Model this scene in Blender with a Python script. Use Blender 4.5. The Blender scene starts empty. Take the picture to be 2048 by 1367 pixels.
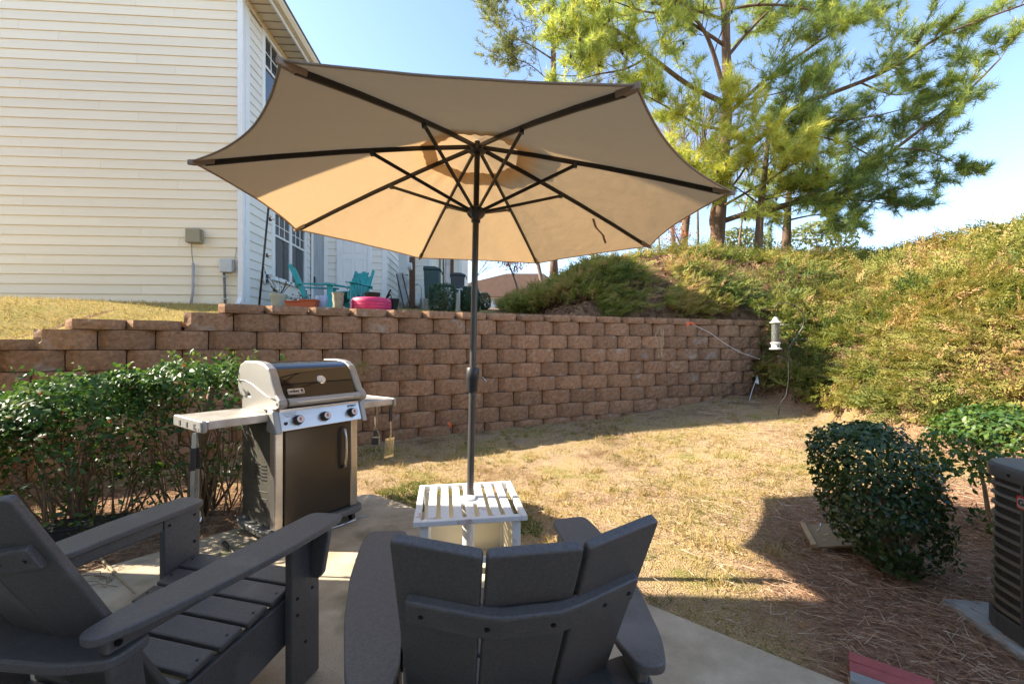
import bpy, bmesh, math, random
import numpy as np
from mathutils import Vector, Matrix, Euler

S = bpy.context.scene
COL = S.collection
R = math.radians
EYE = 1.25            # camera height above the patio
F = 850.0             # focal length in photo pixels (2048 wide)

# ---------------------------------------------------------------- camera
cam_d = bpy.data.cameras.new('camera')
cam = bpy.data.objects.new('camera', cam_d); COL.objects.link(cam)
cam_d.sensor_width = 36.0
cam_d.lens = 36.0 * F / 2048.0
cam_d.shift_y = 8.5 / 2048.0
cam_d.clip_start = 0.03; cam_d.clip_end = 2000
cam.location = (0, 0, EYE); cam.rotation_euler = (R(90), 0, 0)
S.camera = cam
S.render.resolution_x, S.render.resolution_y = 1024, 683

# ---------------------------------------------------------------- sky and sun
SUN_EL = R(35.0)
to_sun = Vector((-math.cos(SUN_EL) * 0.998, math.cos(SUN_EL) * 0.06, math.sin(SUN_EL)))
W = bpy.data.worlds.new('World'); S.world = W; W.use_nodes = True
wn = W.node_tree
bg = wn.nodes['Background']
sky = wn.nodes.new('ShaderNodeTexSky'); sky.sky_type = 'NISHITA'; sky.sun_disc = False
sky.sun_elevation = SUN_EL
sky.sun_rotation = math.atan2(to_sun.x, to_sun.y)
sky.altitude = 100; sky.air_density = 0.9; sky.dust_density = 0.6; sky.ozone_density = 0.8
wn.links.new(sky.outputs[0], bg.inputs[0]); bg.inputs[1].default_value = 0.15
sun_d = bpy.data.lights.new('sun', 'SUN'); sun_d.energy = 5.0; sun_d.angle = R(0.53); sun_d.color = (1.0, 0.90, 0.76)
sun = bpy.data.objects.new('sun', sun_d); COL.objects.link(sun)
sun.rotation_euler = (-to_sun).to_track_quat('-Z', 'Y').to_euler(); sun.location = (-20, 2, 14)
S.view_settings.view_transform = 'Standard'; S.view_settings.look = 'None'
S.view_settings.gamma = 1.0; S.view_settings.use_curve_mapping = False
S.view_settings.exposure = 1.62
S.render.engine = 'CYCLES'
S.cycles.use_denoising = True
S.cycles.use_adaptive_sampling = True; S.cycles.adaptive_threshold = 0.02
S.cycles.max_bounces = 5; S.cycles.transparent_max_bounces = 12
S.cycles.diffuse_bounces = 2
S.cycles.sample_clamp_indirect = 6.0
S.cycles.caustics_reflective = False; S.cycles.caustics_refractive = False

rs = np.random.RandomState(7)
random.seed(7)

def pix(x, y, d):
    return Vector(((x - 1024) / F * d, d, EYE - (y - 692) / F * d))
def gpix(x, y, z=0.0):
    return pix(x, y, (EYE - z) * F / (y - 692))

# ---------------------------------------------------------------- materials
def lin(c):
    return tuple(((v / 255.0) / 12.92 if v / 255.0 <= 0.04045 else ((v / 255.0 + 0.055) / 1.055) ** 2.4) for v in c)
def nd(nt, t, **kw):
    n = nt.nodes.new(t)
    for k, v in kw.items(): setattr(n, k, v)
    return n
def mat(name, col, rough=0.6, metal=0.0, var=0.0, vscale=8.0, col2=None, bump=0.0, bscale=60.0, spec=0.5,
        rand=0.0, aniso=None, coat=0.0, detail=4.0, stretch=None, patch=None):
    """Principled material: base colour mixed with col2 by noise, per-object value jitter, noise bump."""
    m = bpy.data.materials.new(name); m.use_nodes = True
    nt = m.node_tree; L = nt.links.new
    p = nt.nodes['Principled BSDF']
    p.inputs['Base Color'].default_value = (*col, 1); p.inputs['Roughness'].default_value = rough
    p.inputs['Metallic'].default_value = metal; p.inputs['Specular IOR Level'].default_value = spec
    p.inputs['Coat Weight'].default_value = coat
    tc = nd(nt, 'ShaderNodeTexCoord'); src = tc.outputs['Object']
    if stretch:
        mp = nd(nt, 'ShaderNodeMapping'); mp.inputs['Scale'].default_value = stretch
        L(src, mp.inputs[0]); src = mp.outputs[0]
    out = None
    if rand or var or col2:
        oi = nd(nt, 'ShaderNodeObjectInfo')
        add = nd(nt, 'ShaderNodeVectorMath', operation='ADD')
        mul = nd(nt, 'ShaderNodeVectorMath', operation='SCALE'); 
        comb = nd(nt, 'ShaderNodeCombineXYZ')
        for i in range(3): L(oi.outputs['Random'], comb.inputs[i])
        L(comb.outputs[0], mul.inputs[0]); mul.inputs['Scale'].default_value = 37.0
        L(src, add.inputs[0]); L(mul.outputs[0], add.inputs[1])
        nz = nd(nt, 'ShaderNodeTexNoise'); nz.inputs['Scale'].default_value = vscale
        nz.inputs['Detail'].default_value = detail; nz.inputs['Roughness'].default_value = 0.65
        L(add.outputs[0], nz.inputs['Vector'])
        mr = nd(nt, 'ShaderNodeMapRange'); mr.inputs[1].default_value = 0.3; mr.inputs[2].default_value = 0.7
        L(nz.outputs[0], mr.inputs[0])
        mx = nd(nt, 'ShaderNodeMix', data_type='RGBA')
        c2 = col2 if col2 else tuple(max(0, v * (1 - var)) for v in col)
        mx.inputs['A'].default_value = (*col, 1); mx.inputs['B'].default_value = (*c2, 1)
        L(mr.outputs[0], mx.inputs['Factor']); out = mx.outputs['Result']
        if patch:
            pc, ps, pt = patch
            n3 = nd(nt, 'ShaderNodeTexNoise'); n3.inputs['Scale'].default_value = ps; n3.inputs['Detail'].default_value = 5
            L(add.outputs[0], n3.inputs['Vector'])
            r3 = nd(nt, 'ShaderNodeMapRange'); r3.inputs[1].default_value = pt; r3.inputs[2].default_value = pt + 0.1
            L(n3.outputs[0], r3.inputs[0])
            m3 = nd(nt, 'ShaderNodeMix', data_type='RGBA'); m3.inputs['B'].default_value = (*pc, 1)
            L(r3.outputs[0], m3.inputs['Factor']); L(out, m3.inputs['A']); out = m3.outputs['Result']
        if rand:
            hs = nd(nt, 'ShaderNodeHueSaturation')
            mr2 = nd(nt, 'ShaderNodeMapRange'); mr2.inputs[3].default_value = 1 - rand; mr2.inputs[4].default_value = 1 + rand
            L(oi.outputs['Random'], mr2.inputs[0]); L(mr2.outputs[0], hs.inputs['Value'])
            L(out, hs.inputs['Color']); out = hs.outputs[0]
        L(out, p.inputs['Base Color'])
    if bump:
        nb = nd(nt, 'ShaderNodeTexNoise'); nb.inputs['Scale'].default_value = bscale; nb.inputs['Detail'].default_value = 6
        nb.inputs['Roughness'].default_value = 0.7
        L(src, nb.inputs['Vector'])
        b = nd(nt, 'ShaderNodeBump'); b.inputs['Strength'].default_value = bump; b.inputs['Distance'].default_value = 0.01
        L(nb.outputs[0], b.inputs['Height']); L(b.outputs[0], p.inputs['Normal'])
    return m

def leafmat(name, cols, rough=0.45, trans=0.3, spec=0.5):
    """foliage: colour ramp read from the 'tint' attribute (leaf colour, with painted sun and shade on some plants), part translucent."""
    m = bpy.data.materials.new(name); m.use_nodes = True
    nt = m.node_tree; L = nt.links.new
    p = nt.nodes['Principled BSDF']; o = nt.nodes['Material Output']
    at = nd(nt, 'ShaderNodeAttribute', attribute_name='tint')
    rp = nd(nt, 'ShaderNodeValToRGB'); el = rp.color_ramp.elements
    while len(el) < len(cols): el.new(0.5)
    for i, c in enumerate(cols):
        el[i].position = i / (len(cols) - 1); el[i].color = (*c, 1)
    L(at.outputs['Fac'], rp.inputs[0]); L(rp.outputs[0], p.inputs['Base Color'])
    p.inputs['Roughness'].default_value = rough; p.inputs['Specular IOR Level'].default_value = spec
    t = nd(nt, 'ShaderNodeBsdfTranslucent')
    hs = nd(nt, 'ShaderNodeHueSaturation'); hs.inputs['Value'].default_value = 1.5; hs.inputs['Saturation'].default_value = 1.1
    L(rp.outputs[0], hs.inputs['Color']); L(hs.outputs[0], t.inputs[0])
    mx = nd(nt, 'ShaderNodeMixShader'); mx.inputs[0].default_value = trans
    L(p.outputs[0], mx.inputs[1]); L(t.outputs[0], mx.inputs[2]); L(mx.outputs[0], o.inputs[0])
    return m

M = {}
M['siding'] = mat('cream_siding', (0.87, 0.745, 0.55), 0.55, var=0.08, vscale=2.0, rand=0.03, bump=0.08, bscale=90, stretch=(1, 6, 30))  # front boards: warm bounce off the lawn put into the colour
M['siding_side'] = mat('cream_siding_side', (0.78, 0.74, 0.66), 0.55, var=0.06, vscale=2.0, rand=0.03)  # same cladding, cooler tone of the shaded faces put into the colour
M['trim'] = mat('white_trim', (0.80, 0.79, 0.77), 0.45, var=0.06, vscale=6)
M['soffit'] = mat('soffit', (0.72, 0.62, 0.44), 0.6, var=0.05)
M['foundation'] = mat('foundation_concrete', (0.36, 0.31, 0.24), 0.9, var=0.3, vscale=5, bump=0.3)
M['glass'] = mat('window_glass', (0.03, 0.035, 0.04), 0.03, spec=0.9)
M['blind'] = mat('window_blind', (0.10, 0.11, 0.12), 0.5, var=0.2)
M['shingle'] = mat('roof_shingle', (0.13, 0.11, 0.10), 0.9, var=0.4, vscale=20)
M['block'] = mat('wall_block', (0.47, 0.268, 0.145), 0.95, col2=(0.24, 0.132, 0.072), vscale=26, rand=0.16, bump=1.0, bscale=70, detail=8, patch=((0.42, 0.33, 0.25), 3.4, 0.63))
M['concrete'] = mat('patio_concrete', (0.68, 0.56, 0.40), 0.85, col2=(0.39, 0.305, 0.195), vscale=4.5, bump=0.8, bscale=140, detail=13, patch=((0.22, 0.205, 0.11), 1.6, 0.52))
M['pad'] = mat('pad_concrete', (0.36, 0.36, 0.32), 0.9, var=0.3, vscale=9, bump=0.4, bscale=60)
M['poly'] = mat('charcoal_lumber', (0.074, 0.067, 0.061), 0.42, col2=(0.128, 0.116, 0.107), vscale=150, bump=0.25, bscale=260, detail=4, spec=0.6, patch=((0.15, 0.137, 0.124), 4.5, 0.61))
M['screw'] = mat('black_screw', (0.01, 0.01, 0.01), 0.4, metal=0.5)
M['pole'] = mat('umbrella_metal', (0.10, 0.095, 0.085), 0.40, metal=0.4, var=0.2)
M['rib'] = mat('rib_metal', (0.025, 0.019, 0.014), 0.45, metal=0.3, var=0.2)
M['plastic'] = mat('dark_plastic', (0.035, 0.036, 0.036), 0.4, var=0.1)
M['white_metal'] = mat('white_enamel', (0.78, 0.76, 0.72), 0.35, var=0.05, vscale=5, patch=((0.36, 0.12, 0.03), 6.5, 0.60))
M['cream_panel'] = mat('cream_panel', (0.66, 0.60, 0.46), 0.5, var=0.08, vscale=3)
M['steel'] = mat('stainless', (0.62, 0.58, 0.54), 0.30, metal=0.9, var=0.12, vscale=3, stretch=(1, 1, 40), bump=0.02, bscale=30)
M['steel_dirty'] = mat('shelf_steel', (0.60, 0.57, 0.52), 0.45, metal=0.55, col2=(0.36, 0.31, 0.25), vscale=7, detail=7)
M['cast'] = mat('cast_grey', (0.40, 0.385, 0.35), 0.42, metal=0.35, var=0.12, vscale=4)
M['cast_dark'] = mat('cast_dark_grey', (0.13, 0.125, 0.115), 0.5, metal=0.2, var=0.15, vscale=4)
M['enamel'] = mat('black_enamel', (0.012, 0.011, 0.011), 0.06, coat=0.6, spec=0.7)
M['door'] = mat('bronze_black_door', (0.10, 0.085, 0.07), 0.28, metal=0.8, var=0.15, vscale=2)
M['cart'] = mat('cart_side', (0.060, 0.056, 0.045), 0.45, var=0.25, vscale=6, col2=(0.10, 0.095, 0.075))
M['grey_base'] = mat('grill_base_grey', (0.17, 0.165, 0.15), 0.5, var=0.2)
M['white_dial'] = mat('dial_white', (0.75, 0.74, 0.70), 0.3)
M['red_print'] = mat('red_print', (0.55, 0.05, 0.02), 0.5)
M['black_print'] = mat('black_print', (0.012, 0.012, 0.012), 0.5)
M['silver_badge'] = mat('silver_badge', (0.72, 0.70, 0.66), 0.3, metal=0.5)
M['wood_tool'] = mat('tool_handle', (0.035, 0.03, 0.026), 0.5)
M['chrome'] = mat('chrome', (0.72, 0.70, 0.66), 0.2, metal=0.95)
M['bark'] = mat('pine_bark', (0.20, 0.125, 0.075), 0.95, col2=(0.07, 0.045, 0.032), vscale=9, bump=1.0, bscale=14, detail=8, stretch=(1, 1, 0.25))
M['bark_red'] = mat('red_bark', (0.28, 0.14, 0.07), 0.95, col2=(0.13, 0.065, 0.04), vscale=9, bump=0.8, bscale=20)
M['twig'] = mat('bare_twig', (0.22, 0.165, 0.12), 0.9, var=0.4, vscale=6)
M['stem'] = mat('shrub_stem', (0.30, 0.20, 0.11), 0.9, var=0.4, vscale=12)
M['cone'] = mat('pine_cone', (0.06, 0.035, 0.02), 0.9)
M['teal'] = mat('teal_paint', (0.015, 0.33, 0.33), 0.4, var=0.15)
M['pink'] = mat('pink_tire_paint', (0.62, 0.03, 0.13), 0.55, var=0.25, vscale=9)
M['pink_groove'] = mat('pink_groove', (0.30, 0.012, 0.06), 0.7)
M['terra'] = mat('terracotta', (0.36, 0.085, 0.035), 0.7, var=0.2)
M['celadon'] = mat('pale_green_glaze', (0.42, 0.42, 0.33), 0.4, var=0.2)
M['bluewhite'] = mat('blue_white_glaze', (0.40, 0.45, 0.55), 0.3, col2=(0.22, 0.27, 0.40), vscale=30)
M['stonepot'] = mat('grey_stone_pot', (0.30, 0.28, 0.19), 0.8, var=0.3, vscale=12)
M['soil'] = mat('potting_soil', (0.05, 0.035, 0.025), 1.0)
M['black_pole'] = mat('black_pole', (0.02, 0.02, 0.022), 0.4, metal=0.3)
M['bulb'] = mat('glass_bulb', (0.65, 0.66, 0.62), 0.1, spec=0.8)
M['bin_green'] = mat('bin_green', (0.012, 0.045, 0.040), 0.5, var=0.2)
M['bin_black'] = mat('bin_black', (0.03, 0.033, 0.037), 0.5, var=0.2)
M['util_tan'] = mat('utility_tan', (0.31, 0.27, 0.17), 0.6, var=0.1)
M['util_grey'] = mat('utility_grey', (0.52, 0.53, 0.51), 0.5, var=0.06)
M['conduit'] = mat('conduit_grey', (0.42, 0.38, 0.36), 0.6, var=0.1)
M['conduit_dark'] = mat('conduit_dark', (0.16, 0.15, 0.13), 0.6)
M['wood_brown'] = mat('brown_board', (0.12, 0.055, 0.028), 0.8, var=0.2)
M['tan_wood'] = mat('tan_board', (0.24, 0.155, 0.075), 0.6, var=0.2, vscale=10)
M['paver'] = mat('red_paver', (0.40, 0.10, 0.09), 0.85, var=0.25, vscale=14, rand=0.08, bump=0.4, bscale=120)
M['paver_grey'] = mat('grey_paver', (0.33, 0.33, 0.30), 0.9, var=0.25, vscale=14, bump=0.4, bscale=120)
M['ac_paint'] = mat('ac_bronze_grey', (0.085, 0.080, 0.072), 0.45, metal=0.2, var=0.15)
M['ac_louver'] = mat('ac_louver', (0.15, 0.125, 0.095), 0.4, metal=0.3, var=0.1)
M['ac_coil'] = mat('ac_coil', (0.03, 0.028, 0.026), 0.6, col2=(0.008, 0.008, 0.008), vscale=3, stretch=(60, 60, 0.6), detail=2)
M['ac_red'] = mat('ac_badge_red', (0.42, 0.02, 0.02), 0.4)
M['ac_badge'] = mat('ac_badge_face', (0.30, 0.27, 0.25), 0.4)
M['cord'] = mat('white_cord', (0.72, 0.68, 0.62), 0.6)
M['orange'] = mat('orange_ribbon', (0.80, 0.14, 0.03), 0.6)
M['dry'] = mat('dry_vine', (0.45, 0.35, 0.20), 0.9, var=0.3)
M['flag'] = mat('flag_white', (0.8, 0.8, 0.82), 0.6)
M['feeder'] = mat('feeder_white', (0.66, 0.63, 0.58), 0.5, var=0.1)
M['yellow'] = mat('yellow_plastic', (0.80, 0.45, 0.01), 0.5)
M['iron'] = mat('hook_iron', (0.10, 0.095, 0.09), 0.45, metal=0.6)
M['black_pot'] = mat('black_planter', (0.018, 0.018, 0.018), 0.6, var=0.2)
M['far_roof'] = mat('far_brown_roof', (0.36, 0.22, 0.14), 0.9, var=0.2, vscale=3)
M['far_wall'] = mat('far_pale_wall', (0.66, 0.65, 0.62), 0.7, var=0.1)
M['far_tan'] = mat('far_tan_wall', (0.50, 0.42, 0.30), 0.7, var=0.1)
# glass tube of the bird feeder
mg = bpy.data.materials.new('feeder_glass'); mg.use_nodes = True
pg = mg.node_tree.nodes['Principled BSDF']; pg.inputs['Base Color'].default_value = (0.95, 0.97, 0.97, 1)
pg.inputs['Roughness'].default_value = 0.05; pg.inputs['Transmission Weight'].default_value = 0.9; pg.inputs['IOR'].default_value = 1.1
M['clear'] = mg
# umbrella cloth: woven, part of the light passes through
def cloth(name, col):
    m = bpy.data.materials.new(name); m.use_nodes = True
    nt = m.node_tree; L = nt.links.new
    p = nt.nodes['Principled BSDF']; o = nt.nodes['Material Output']
    tc = nd(nt, 'ShaderNodeTexCoord'); nz = nd(nt, 'ShaderNodeTexNoise'); nz.inputs['Scale'].default_value = 5; nz.inputs['Detail'].default_value = 6
    L(tc.outputs['Object'], nz.inputs['Vector'])
    mx = nd(nt, 'ShaderNodeMix', data_type='RGBA'); mx.inputs['A'].default_value = (*col, 1); mx.inputs['B'].default_value = (*[c * 0.95 for c in col], 1)
    L(nz.outputs[0], mx.inputs['Factor']); L(mx.outputs['Result'], p.inputs['Base Color'])
    p.inputs['Roughness'].default_value = 0.9; p.inputs['Specular IOR Level'].default_value = 0.1
    wv = nd(nt, 'ShaderNodeTexNoise'); wv.inputs['Scale'].default_value = 9; wv.inputs['Detail'].default_value = 3
    L(tc.outputs['Object'], wv.inputs['Vector'])
    b = nd(nt, 'ShaderNodeBump'); b.inputs['Strength'].default_value = 0.15; b.inputs['Distance'].default_value = 0.05
    L(wv.outputs[0], b.inputs['Height']); L(b.outputs[0], p.inputs['Normal'])
    t = nd(nt, 'ShaderNodeBsdfTranslucent'); t.inputs[0].default_value = (0.50, 0.33, 0.165, 1); L(b.outputs[0], t.inputs['Normal'])
    ms = nd(nt, 'ShaderNodeMixShader'); ms.inputs[0].default_value = 0.42
    L(p.outputs[0], ms.inputs[1]); L(t.outputs[0], ms.inputs[2]); L(ms.outputs[0], o.inputs[0])
    return m
M['canopy'] = cloth('beige_canopy', (0.68, 0.485, 0.29))
M['pocket'] = cloth('canopy_pocket', (0.52, 0.42, 0.32))

# ---------------------------------------------------------------- mesh helpers
class MB:
    def __init__(s): s.v = []; s.f = []
    def add(s, vs, fs):
        o = len(s.v); s.v += [tuple(v) for v in vs]; s.f += [tuple(i + o for i in f) for f in fs]; return s
    def box(s, c, d, rot=None):
        c = Vector(c); vs = []
        for z in (-.5, .5):
            for y in (-.5, .5):
                for x in (-.5, .5):
                    p = Vector((x * d[0], y * d[1], z * d[2]))
                    if rot is not None: p = rot @ p
                    vs.append(c + p)
        return s.add(vs, [(0, 2, 3, 1), (4, 5, 7, 6), (0, 1, 5, 4), (2, 6, 7, 3), (0, 4, 6, 2), (1, 3, 7, 5)])
    def bb(s, a, b):
        return s.box([(a[i] + b[i]) / 2 for i in range(3)], [b[i] - a[i] for i in range(3)])
    def prism(s, poly, fn, a, b):
        """poly: 2D points; fn(u, v, w) -> 3D; extruded from w=a to w=b"""
        n = len(poly)
        vs = [fn(u, v, a) for u, v in poly] + [fn(u, v, b) for u, v in poly]
        fs = [tuple(range(n))[::-1], tuple(range(n, 2 * n))] + [(i, (i + 1) % n, n + (i + 1) % n, n + i) for i in range(n)]
        return s.add(vs, fs)
    def tube(s, pts, rad, n=8, cap=True):
        pts = [Vector(p) for p in pts]
        if not hasattr(rad, '__len__'): rad = [rad] * len(pts)
        vs = []; fs = []; ref = Vector((0.3, 0.2, 0.93)).normalized()
        for i, p in enumerate(pts):
            t = (pts[min(i + 1, len(pts) - 1)] - pts[max(i - 1, 0)]).normalized()
            u = t.cross(ref)
            if u.length < 0.05: u = t.cross(Vector((1, 0, 0)))
            u.normalize(); w = t.cross(u); ref = w.cross(t) if False else ref
            for k in range(n):
                a = 2 * math.pi * k / n
                vs.append(p + (u * math.cos(a) + w * math.sin(a)) * rad[i])
        for i in range(len(pts) - 1):
            for k in range(n):
                fs.append((i * n + k, i * n + (k + 1) % n, (i + 1) * n + (k + 1) % n, (i + 1) * n + k))
        if cap:
            fs.append(tuple(range(n))[::-1]); fs.append(tuple(range((len(pts) - 1) * n, len(pts) * n)))
        return s.add(vs, fs)
    def lathe(s, prof, n=20, c=(0, 0, 0), mod=None):
        vs = []; fs = []
        for r, z in prof:
            for k in range(n):
                a = 2 * math.pi * k / n
                q = r * (mod(a, z) if mod else 1)
                vs.append((c[0] + q * math.cos(a), c[1] + q * math.sin(a), c[2] + z))
        for i in range(len(prof) - 1):
            for k in range(n):
                fs.append((i * n + k, i * n + (k + 1) % n, (i + 1) * n + (k + 1) % n, (i + 1) * n + k))
        fs.append(tuple(range(n))[::-1]); fs.append(tuple(range((len(prof) - 1) * n, len(prof) * n)))
        return s.add(vs, fs)
    def sweep(s, pts, ups, w, h):
        """rectangular bar through pts; ups = the direction of its height at each point"""
        vs = []; fs = []; n = len(pts)
        for i in range(n):
            p = Vector(pts[i]); t = (Vector(pts[min(i + 1, n - 1)]) - Vector(pts[max(i - 1, 0)])).normalized()
            u = Vector(ups[i]).normalized(); sd = t.cross(u).normalized()
            ww = w[i] if hasattr(w, '__len__') else w
            for a, b in ((-1, -1), (1, -1), (1, 1), (-1, 1)):
                vs.append(p + sd * a * ww / 2 + u * b * h / 2)
        for i in range(n - 1):
            for k in range(4):
                fs.append((i * 4 + k, i * 4 + (k + 1) % 4, (i + 1) * 4 + (k + 1) % 4, (i + 1) * 4 + k))
        fs.append((3, 2, 1, 0)); fs.append(tuple(range(4 * n - 4, 4 * n)))
        return s.add(vs, fs)
    def mesh(s, name):
        me = bpy.data.meshes.new(name); me.from_pydata(s.v, [], s.f); me.update()
        bm = bmesh.new(); bm.from_mesh(me); bmesh.ops.recalc_face_normals(bm, faces=bm.faces); bm.to_mesh(me); bm.free()
        return me
    def build(s, name, m, parent=None, smooth=False, bevel=0.0, seg=2, auto=None, **kw):
        me = s.mesh(name)
        return put(name, me, m, parent, smooth, bevel, seg, auto, **kw)

def put(name, me, m, parent=None, smooth=False, bevel=0.0, seg=2, auto=None, loc=None, rot=None, **kw):
    o = bpy.data.objects.new(name, me); COL.objects.link(o)
    if m and not me.materials: me.materials.append(M[m] if isinstance(m, str) else m)
    if parent: o.parent = parent
    if loc: o.location = loc
    if rot: o.rotation_euler = rot
    if smooth or auto:
        me.polygons.foreach_set('use_smooth', [True] * len(me.polygons))
        if auto: me.set_sharp_from_angle(angle=R(auto))
    if bevel:
        b = o.modifiers.new('bevel', 'BEVEL'); b.width = bevel; b.segments = seg; b.limit_method = 'ANGLE'; b.angle_limit = R(40)
    for k, v in kw.items(): o[k] = v
    return o

def thing(name, label, cat, loc=(0, 0, 0), rz=0.0, group=None):
    o = bpy.data.objects.new(name, None); COL.objects.link(o); o.location = loc; o.rotation_euler = (0, 0, rz)
    o.empty_display_size = 0.1
    o['label'] = label; o['category'] = cat
    if group: o['group'] = group
    return o
def tag(o, label, cat, group=None):
    o['label'] = label; o['category'] = cat
    if group: o['group'] = group
    return o

def np_mesh(name, V, FC, m, parent=None, tint=None, smooth=False, link=True):
    V = np.asarray(V, np.float32); FC = np.asarray(FC, np.int32); k = FC.shape[1]
    me = bpy.data.meshes.new(name)
    me.vertices.add(len(V)); me.vertices.foreach_set('co', V.ravel())
    me.loops.add(FC.size); me.loops.foreach_set('vertex_index', FC.ravel())
    me.polygons.add(len(FC)); me.polygons.foreach_set('loop_start', np.arange(0, FC.size, k, dtype=np.int32))
    me.polygons.foreach_set('loop_total', np.full(len(FC), k, np.int32))
    if smooth: me.polygons.foreach_set('use_smooth', np.ones(len(FC), bool))
    if tint is not None:
        a = me.attributes.new('tint', 'FLOAT', 'POINT'); a.data.foreach_set('value', np.asarray(tint, np.float32))
    me.update(calc_edges=True); me.validate()
    me.materials.append(M[m] if isinstance(m, str) else m)
    if not link: return me
    o = bpy.data.objects.new(name, me); COL.objects.link(o)
    if parent: o.parent = parent
    return o

def unit(a): return a / np.maximum(np.linalg.norm(a, axis=-1, keepdims=True), 1e-9)
def hash2(i, j, s):
    n = (i.astype(np.int64) * 374761393 + j.astype(np.int64) * 668265263 + s * 982451653) & 0x7fffffff
    n = ((n ^ (n >> 13)) * 1274126177) & 0x7fffffff
    return ((n ^ (n >> 16)) & 0xffff) / 65535.0
def vnoise(x, y, s=0):
    x = np.asarray(x, float); y = np.asarray(y, float)
    i = np.floor(x); j = np.floor(y); u = x - i; v = y - j; u = u * u * (3 - 2 * u); v = v * v * (3 - 2 * v)
    i = i.astype(int); j = j.astype(int)
    a = hash2(i, j, s); b = hash2(i + 1, j, s); c = hash2(i, j + 1, s); d = hash2(i + 1, j + 1, s)
    return (a * (1 - u) + b * u) * (1 - v) + (c * (1 - u) + d * u) * v
def fbm(x, y, s=0, o=4):
    t = 0; a = .5; k = 1.0
    for q in range(o): t = t + a * vnoise(x * k, y * k, s + q); a *= .5; k *= 2.03
    return t / (1 - .5 ** o)
def sstep(a, b, x):
    t = np.clip((np.asarray(x, float) - a) / (b - a), 0, 1); return t * t * (3 - 2 * t)

def leaves(name, P, N, size, m, parent=None, tint=None, aspect=0.5, fold=0.25, curl=0.15, up=0.0, seed=1):
    """folded two-quad leaves at P; N = the way each leaf's face looks"""
    r = np.random.RandomState(seed); n = len(P)
    N = unit(N); t = r.normal(size=(n, 3)); t[:, 2] += up
    ax = unit(t - (t * N).sum(1, keepdims=True) * N); sd = np.cross(N, ax)
    s = (size * r.uniform(0.6, 1.25, n))[:, None]; w = s * aspect * 0.5
    base = P - ax * s * 0.5; tip = P + ax * s * 0.5 - N * s * curl
    midl = P + sd * w + N * w * fold; midr = P - sd * w + N * w * fold; cen = P
    V = np.stack([base, midl, tip, midr, cen], 1).reshape(-1, 3)
    b = (np.arange(n) * 5)[:, None]
    FC = np.concatenate([b + [0, 4, 1], b + [1, 4, 2], b + [0, 3, 4], b + [3, 2, 4]], 0)
    if tint is None: tint = r.uniform(0, 1, n)
    return np_mesh(name, V, FC, m, parent, np.repeat(tint, 5))

def blades(P, D, L, w, bend=None, seed=2):
    """thin triangles from P along D (needles, grass); returns V, F"""
    r = np.random.RandomState(seed); n = len(P)
    D = unit(D); sd = unit(np.cross(D, r.normal(size=(n, 3))))
    L = np.broadcast_to(np.asarray(L, float), (n,))[:, None]; w = np.broadcast_to(np.asarray(w, float), (n,))[:, None]
    tip = P + D * L
    if bend is not None: tip = tip + bend
    V = np.stack([P - sd * w / 2, P + sd * w / 2, tip], 1).reshape(-1, 3)
    FC = np.arange(n * 3).reshape(n, 3)
    return V, FC
# ================================================================ terrain
def Yw(X):
    X = np.asarray(X, float); c = np.clip(X, -7.5, 7.0)
    y = 6.136 + 0.408 * c - 0.01417 * c * c
    return y + (X - c) * (0.408 - 0.02834 * c)
def slope_w(X): return 0.408 - 0.02834 * float(np.clip(X, -7.5, 7.0))
def wall_top(X):
    X = np.asarray(X, float)
    return np.where(X > -3.2, 1.72, np.where(X > -3.5, 1.62, np.where(X > -4.34, 1.517, np.where(X > -4.72, 1.414, np.where(X > -5.4, 1.314, 1.21)))))
def wall_low(X): return np.minimum(wall_top(X), wall_top(np.asarray(X) - 0.22))
def z_lower(X, Y):
    q = X - np.interp(Y, [-5, 2, 3.8, 4.7, 6.5, 8], [5.4, 5.0, 4.7, 4.05, 4.2, 4.4])
    lawn = 0.06 * np.maximum(0, Y - 4.2) * sstep(-9, -2, X) + 0.08 * np.clip(X - 1.6, 0, 3.2) * sstep(1.0, 4.5, Y)
    hill = 3.45 * (1 - np.exp(-np.maximum(q, 0) / 3.6))
    return lawn + hill
def z_terr(X, Y):
    s = 0.92 * (Y - Yw(X))
    left = (wall_low(X) - 0.07) + (1.86 - (wall_low(X) - 0.07)) * sstep(0.1, 2.4, s) + 0.1 * np.clip(Y - 8.0, 0, 38)
    right = 1.655 + 0.1 * np.clip(s - 0.2, 0, 38)
    w = sstep(-3.6, -2.6, X)
    return left * (1 - w) + right * w
def z_upper(X, Y):
    s = 0.92 * (Y - Yw(X)); T = z_terr(X, Y)
    q = np.minimum(X - np.interp(Y, [5, 6.5, 7.5, 9, 15, 25, 60], [1.6, 1.1, 0.7, 0.35, -0.3, -0.9, -2]), s / 0.8 - 0.15)
    C = 3.9 + 0.02 * np.clip(X, 0, 12) - 0.25 * sstep(9, 4, Y)
    return T + np.maximum(0, C - T) * (1 - np.exp(-np.maximum(q, 0) / 2.7))
def ground(X, Y):
    X = np.asarray(X, float); Y = np.asarray(Y, float)
    s = 0.92 * (Y - Yw(X)); zl = z_lower(X, Y)
    up = np.where(s > 0, z_upper(X, Y), 1.66 + 0.85 * s - 3.5 * (1 - sstep(3.75, 4.75, X)))
    return np.where(s > 0.0, np.where(X > 4.4, np.maximum(zl, up), up), np.maximum(zl, up))
def gz(x, y): return float(ground(np.array([x]), np.array([y]))[0])

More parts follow.
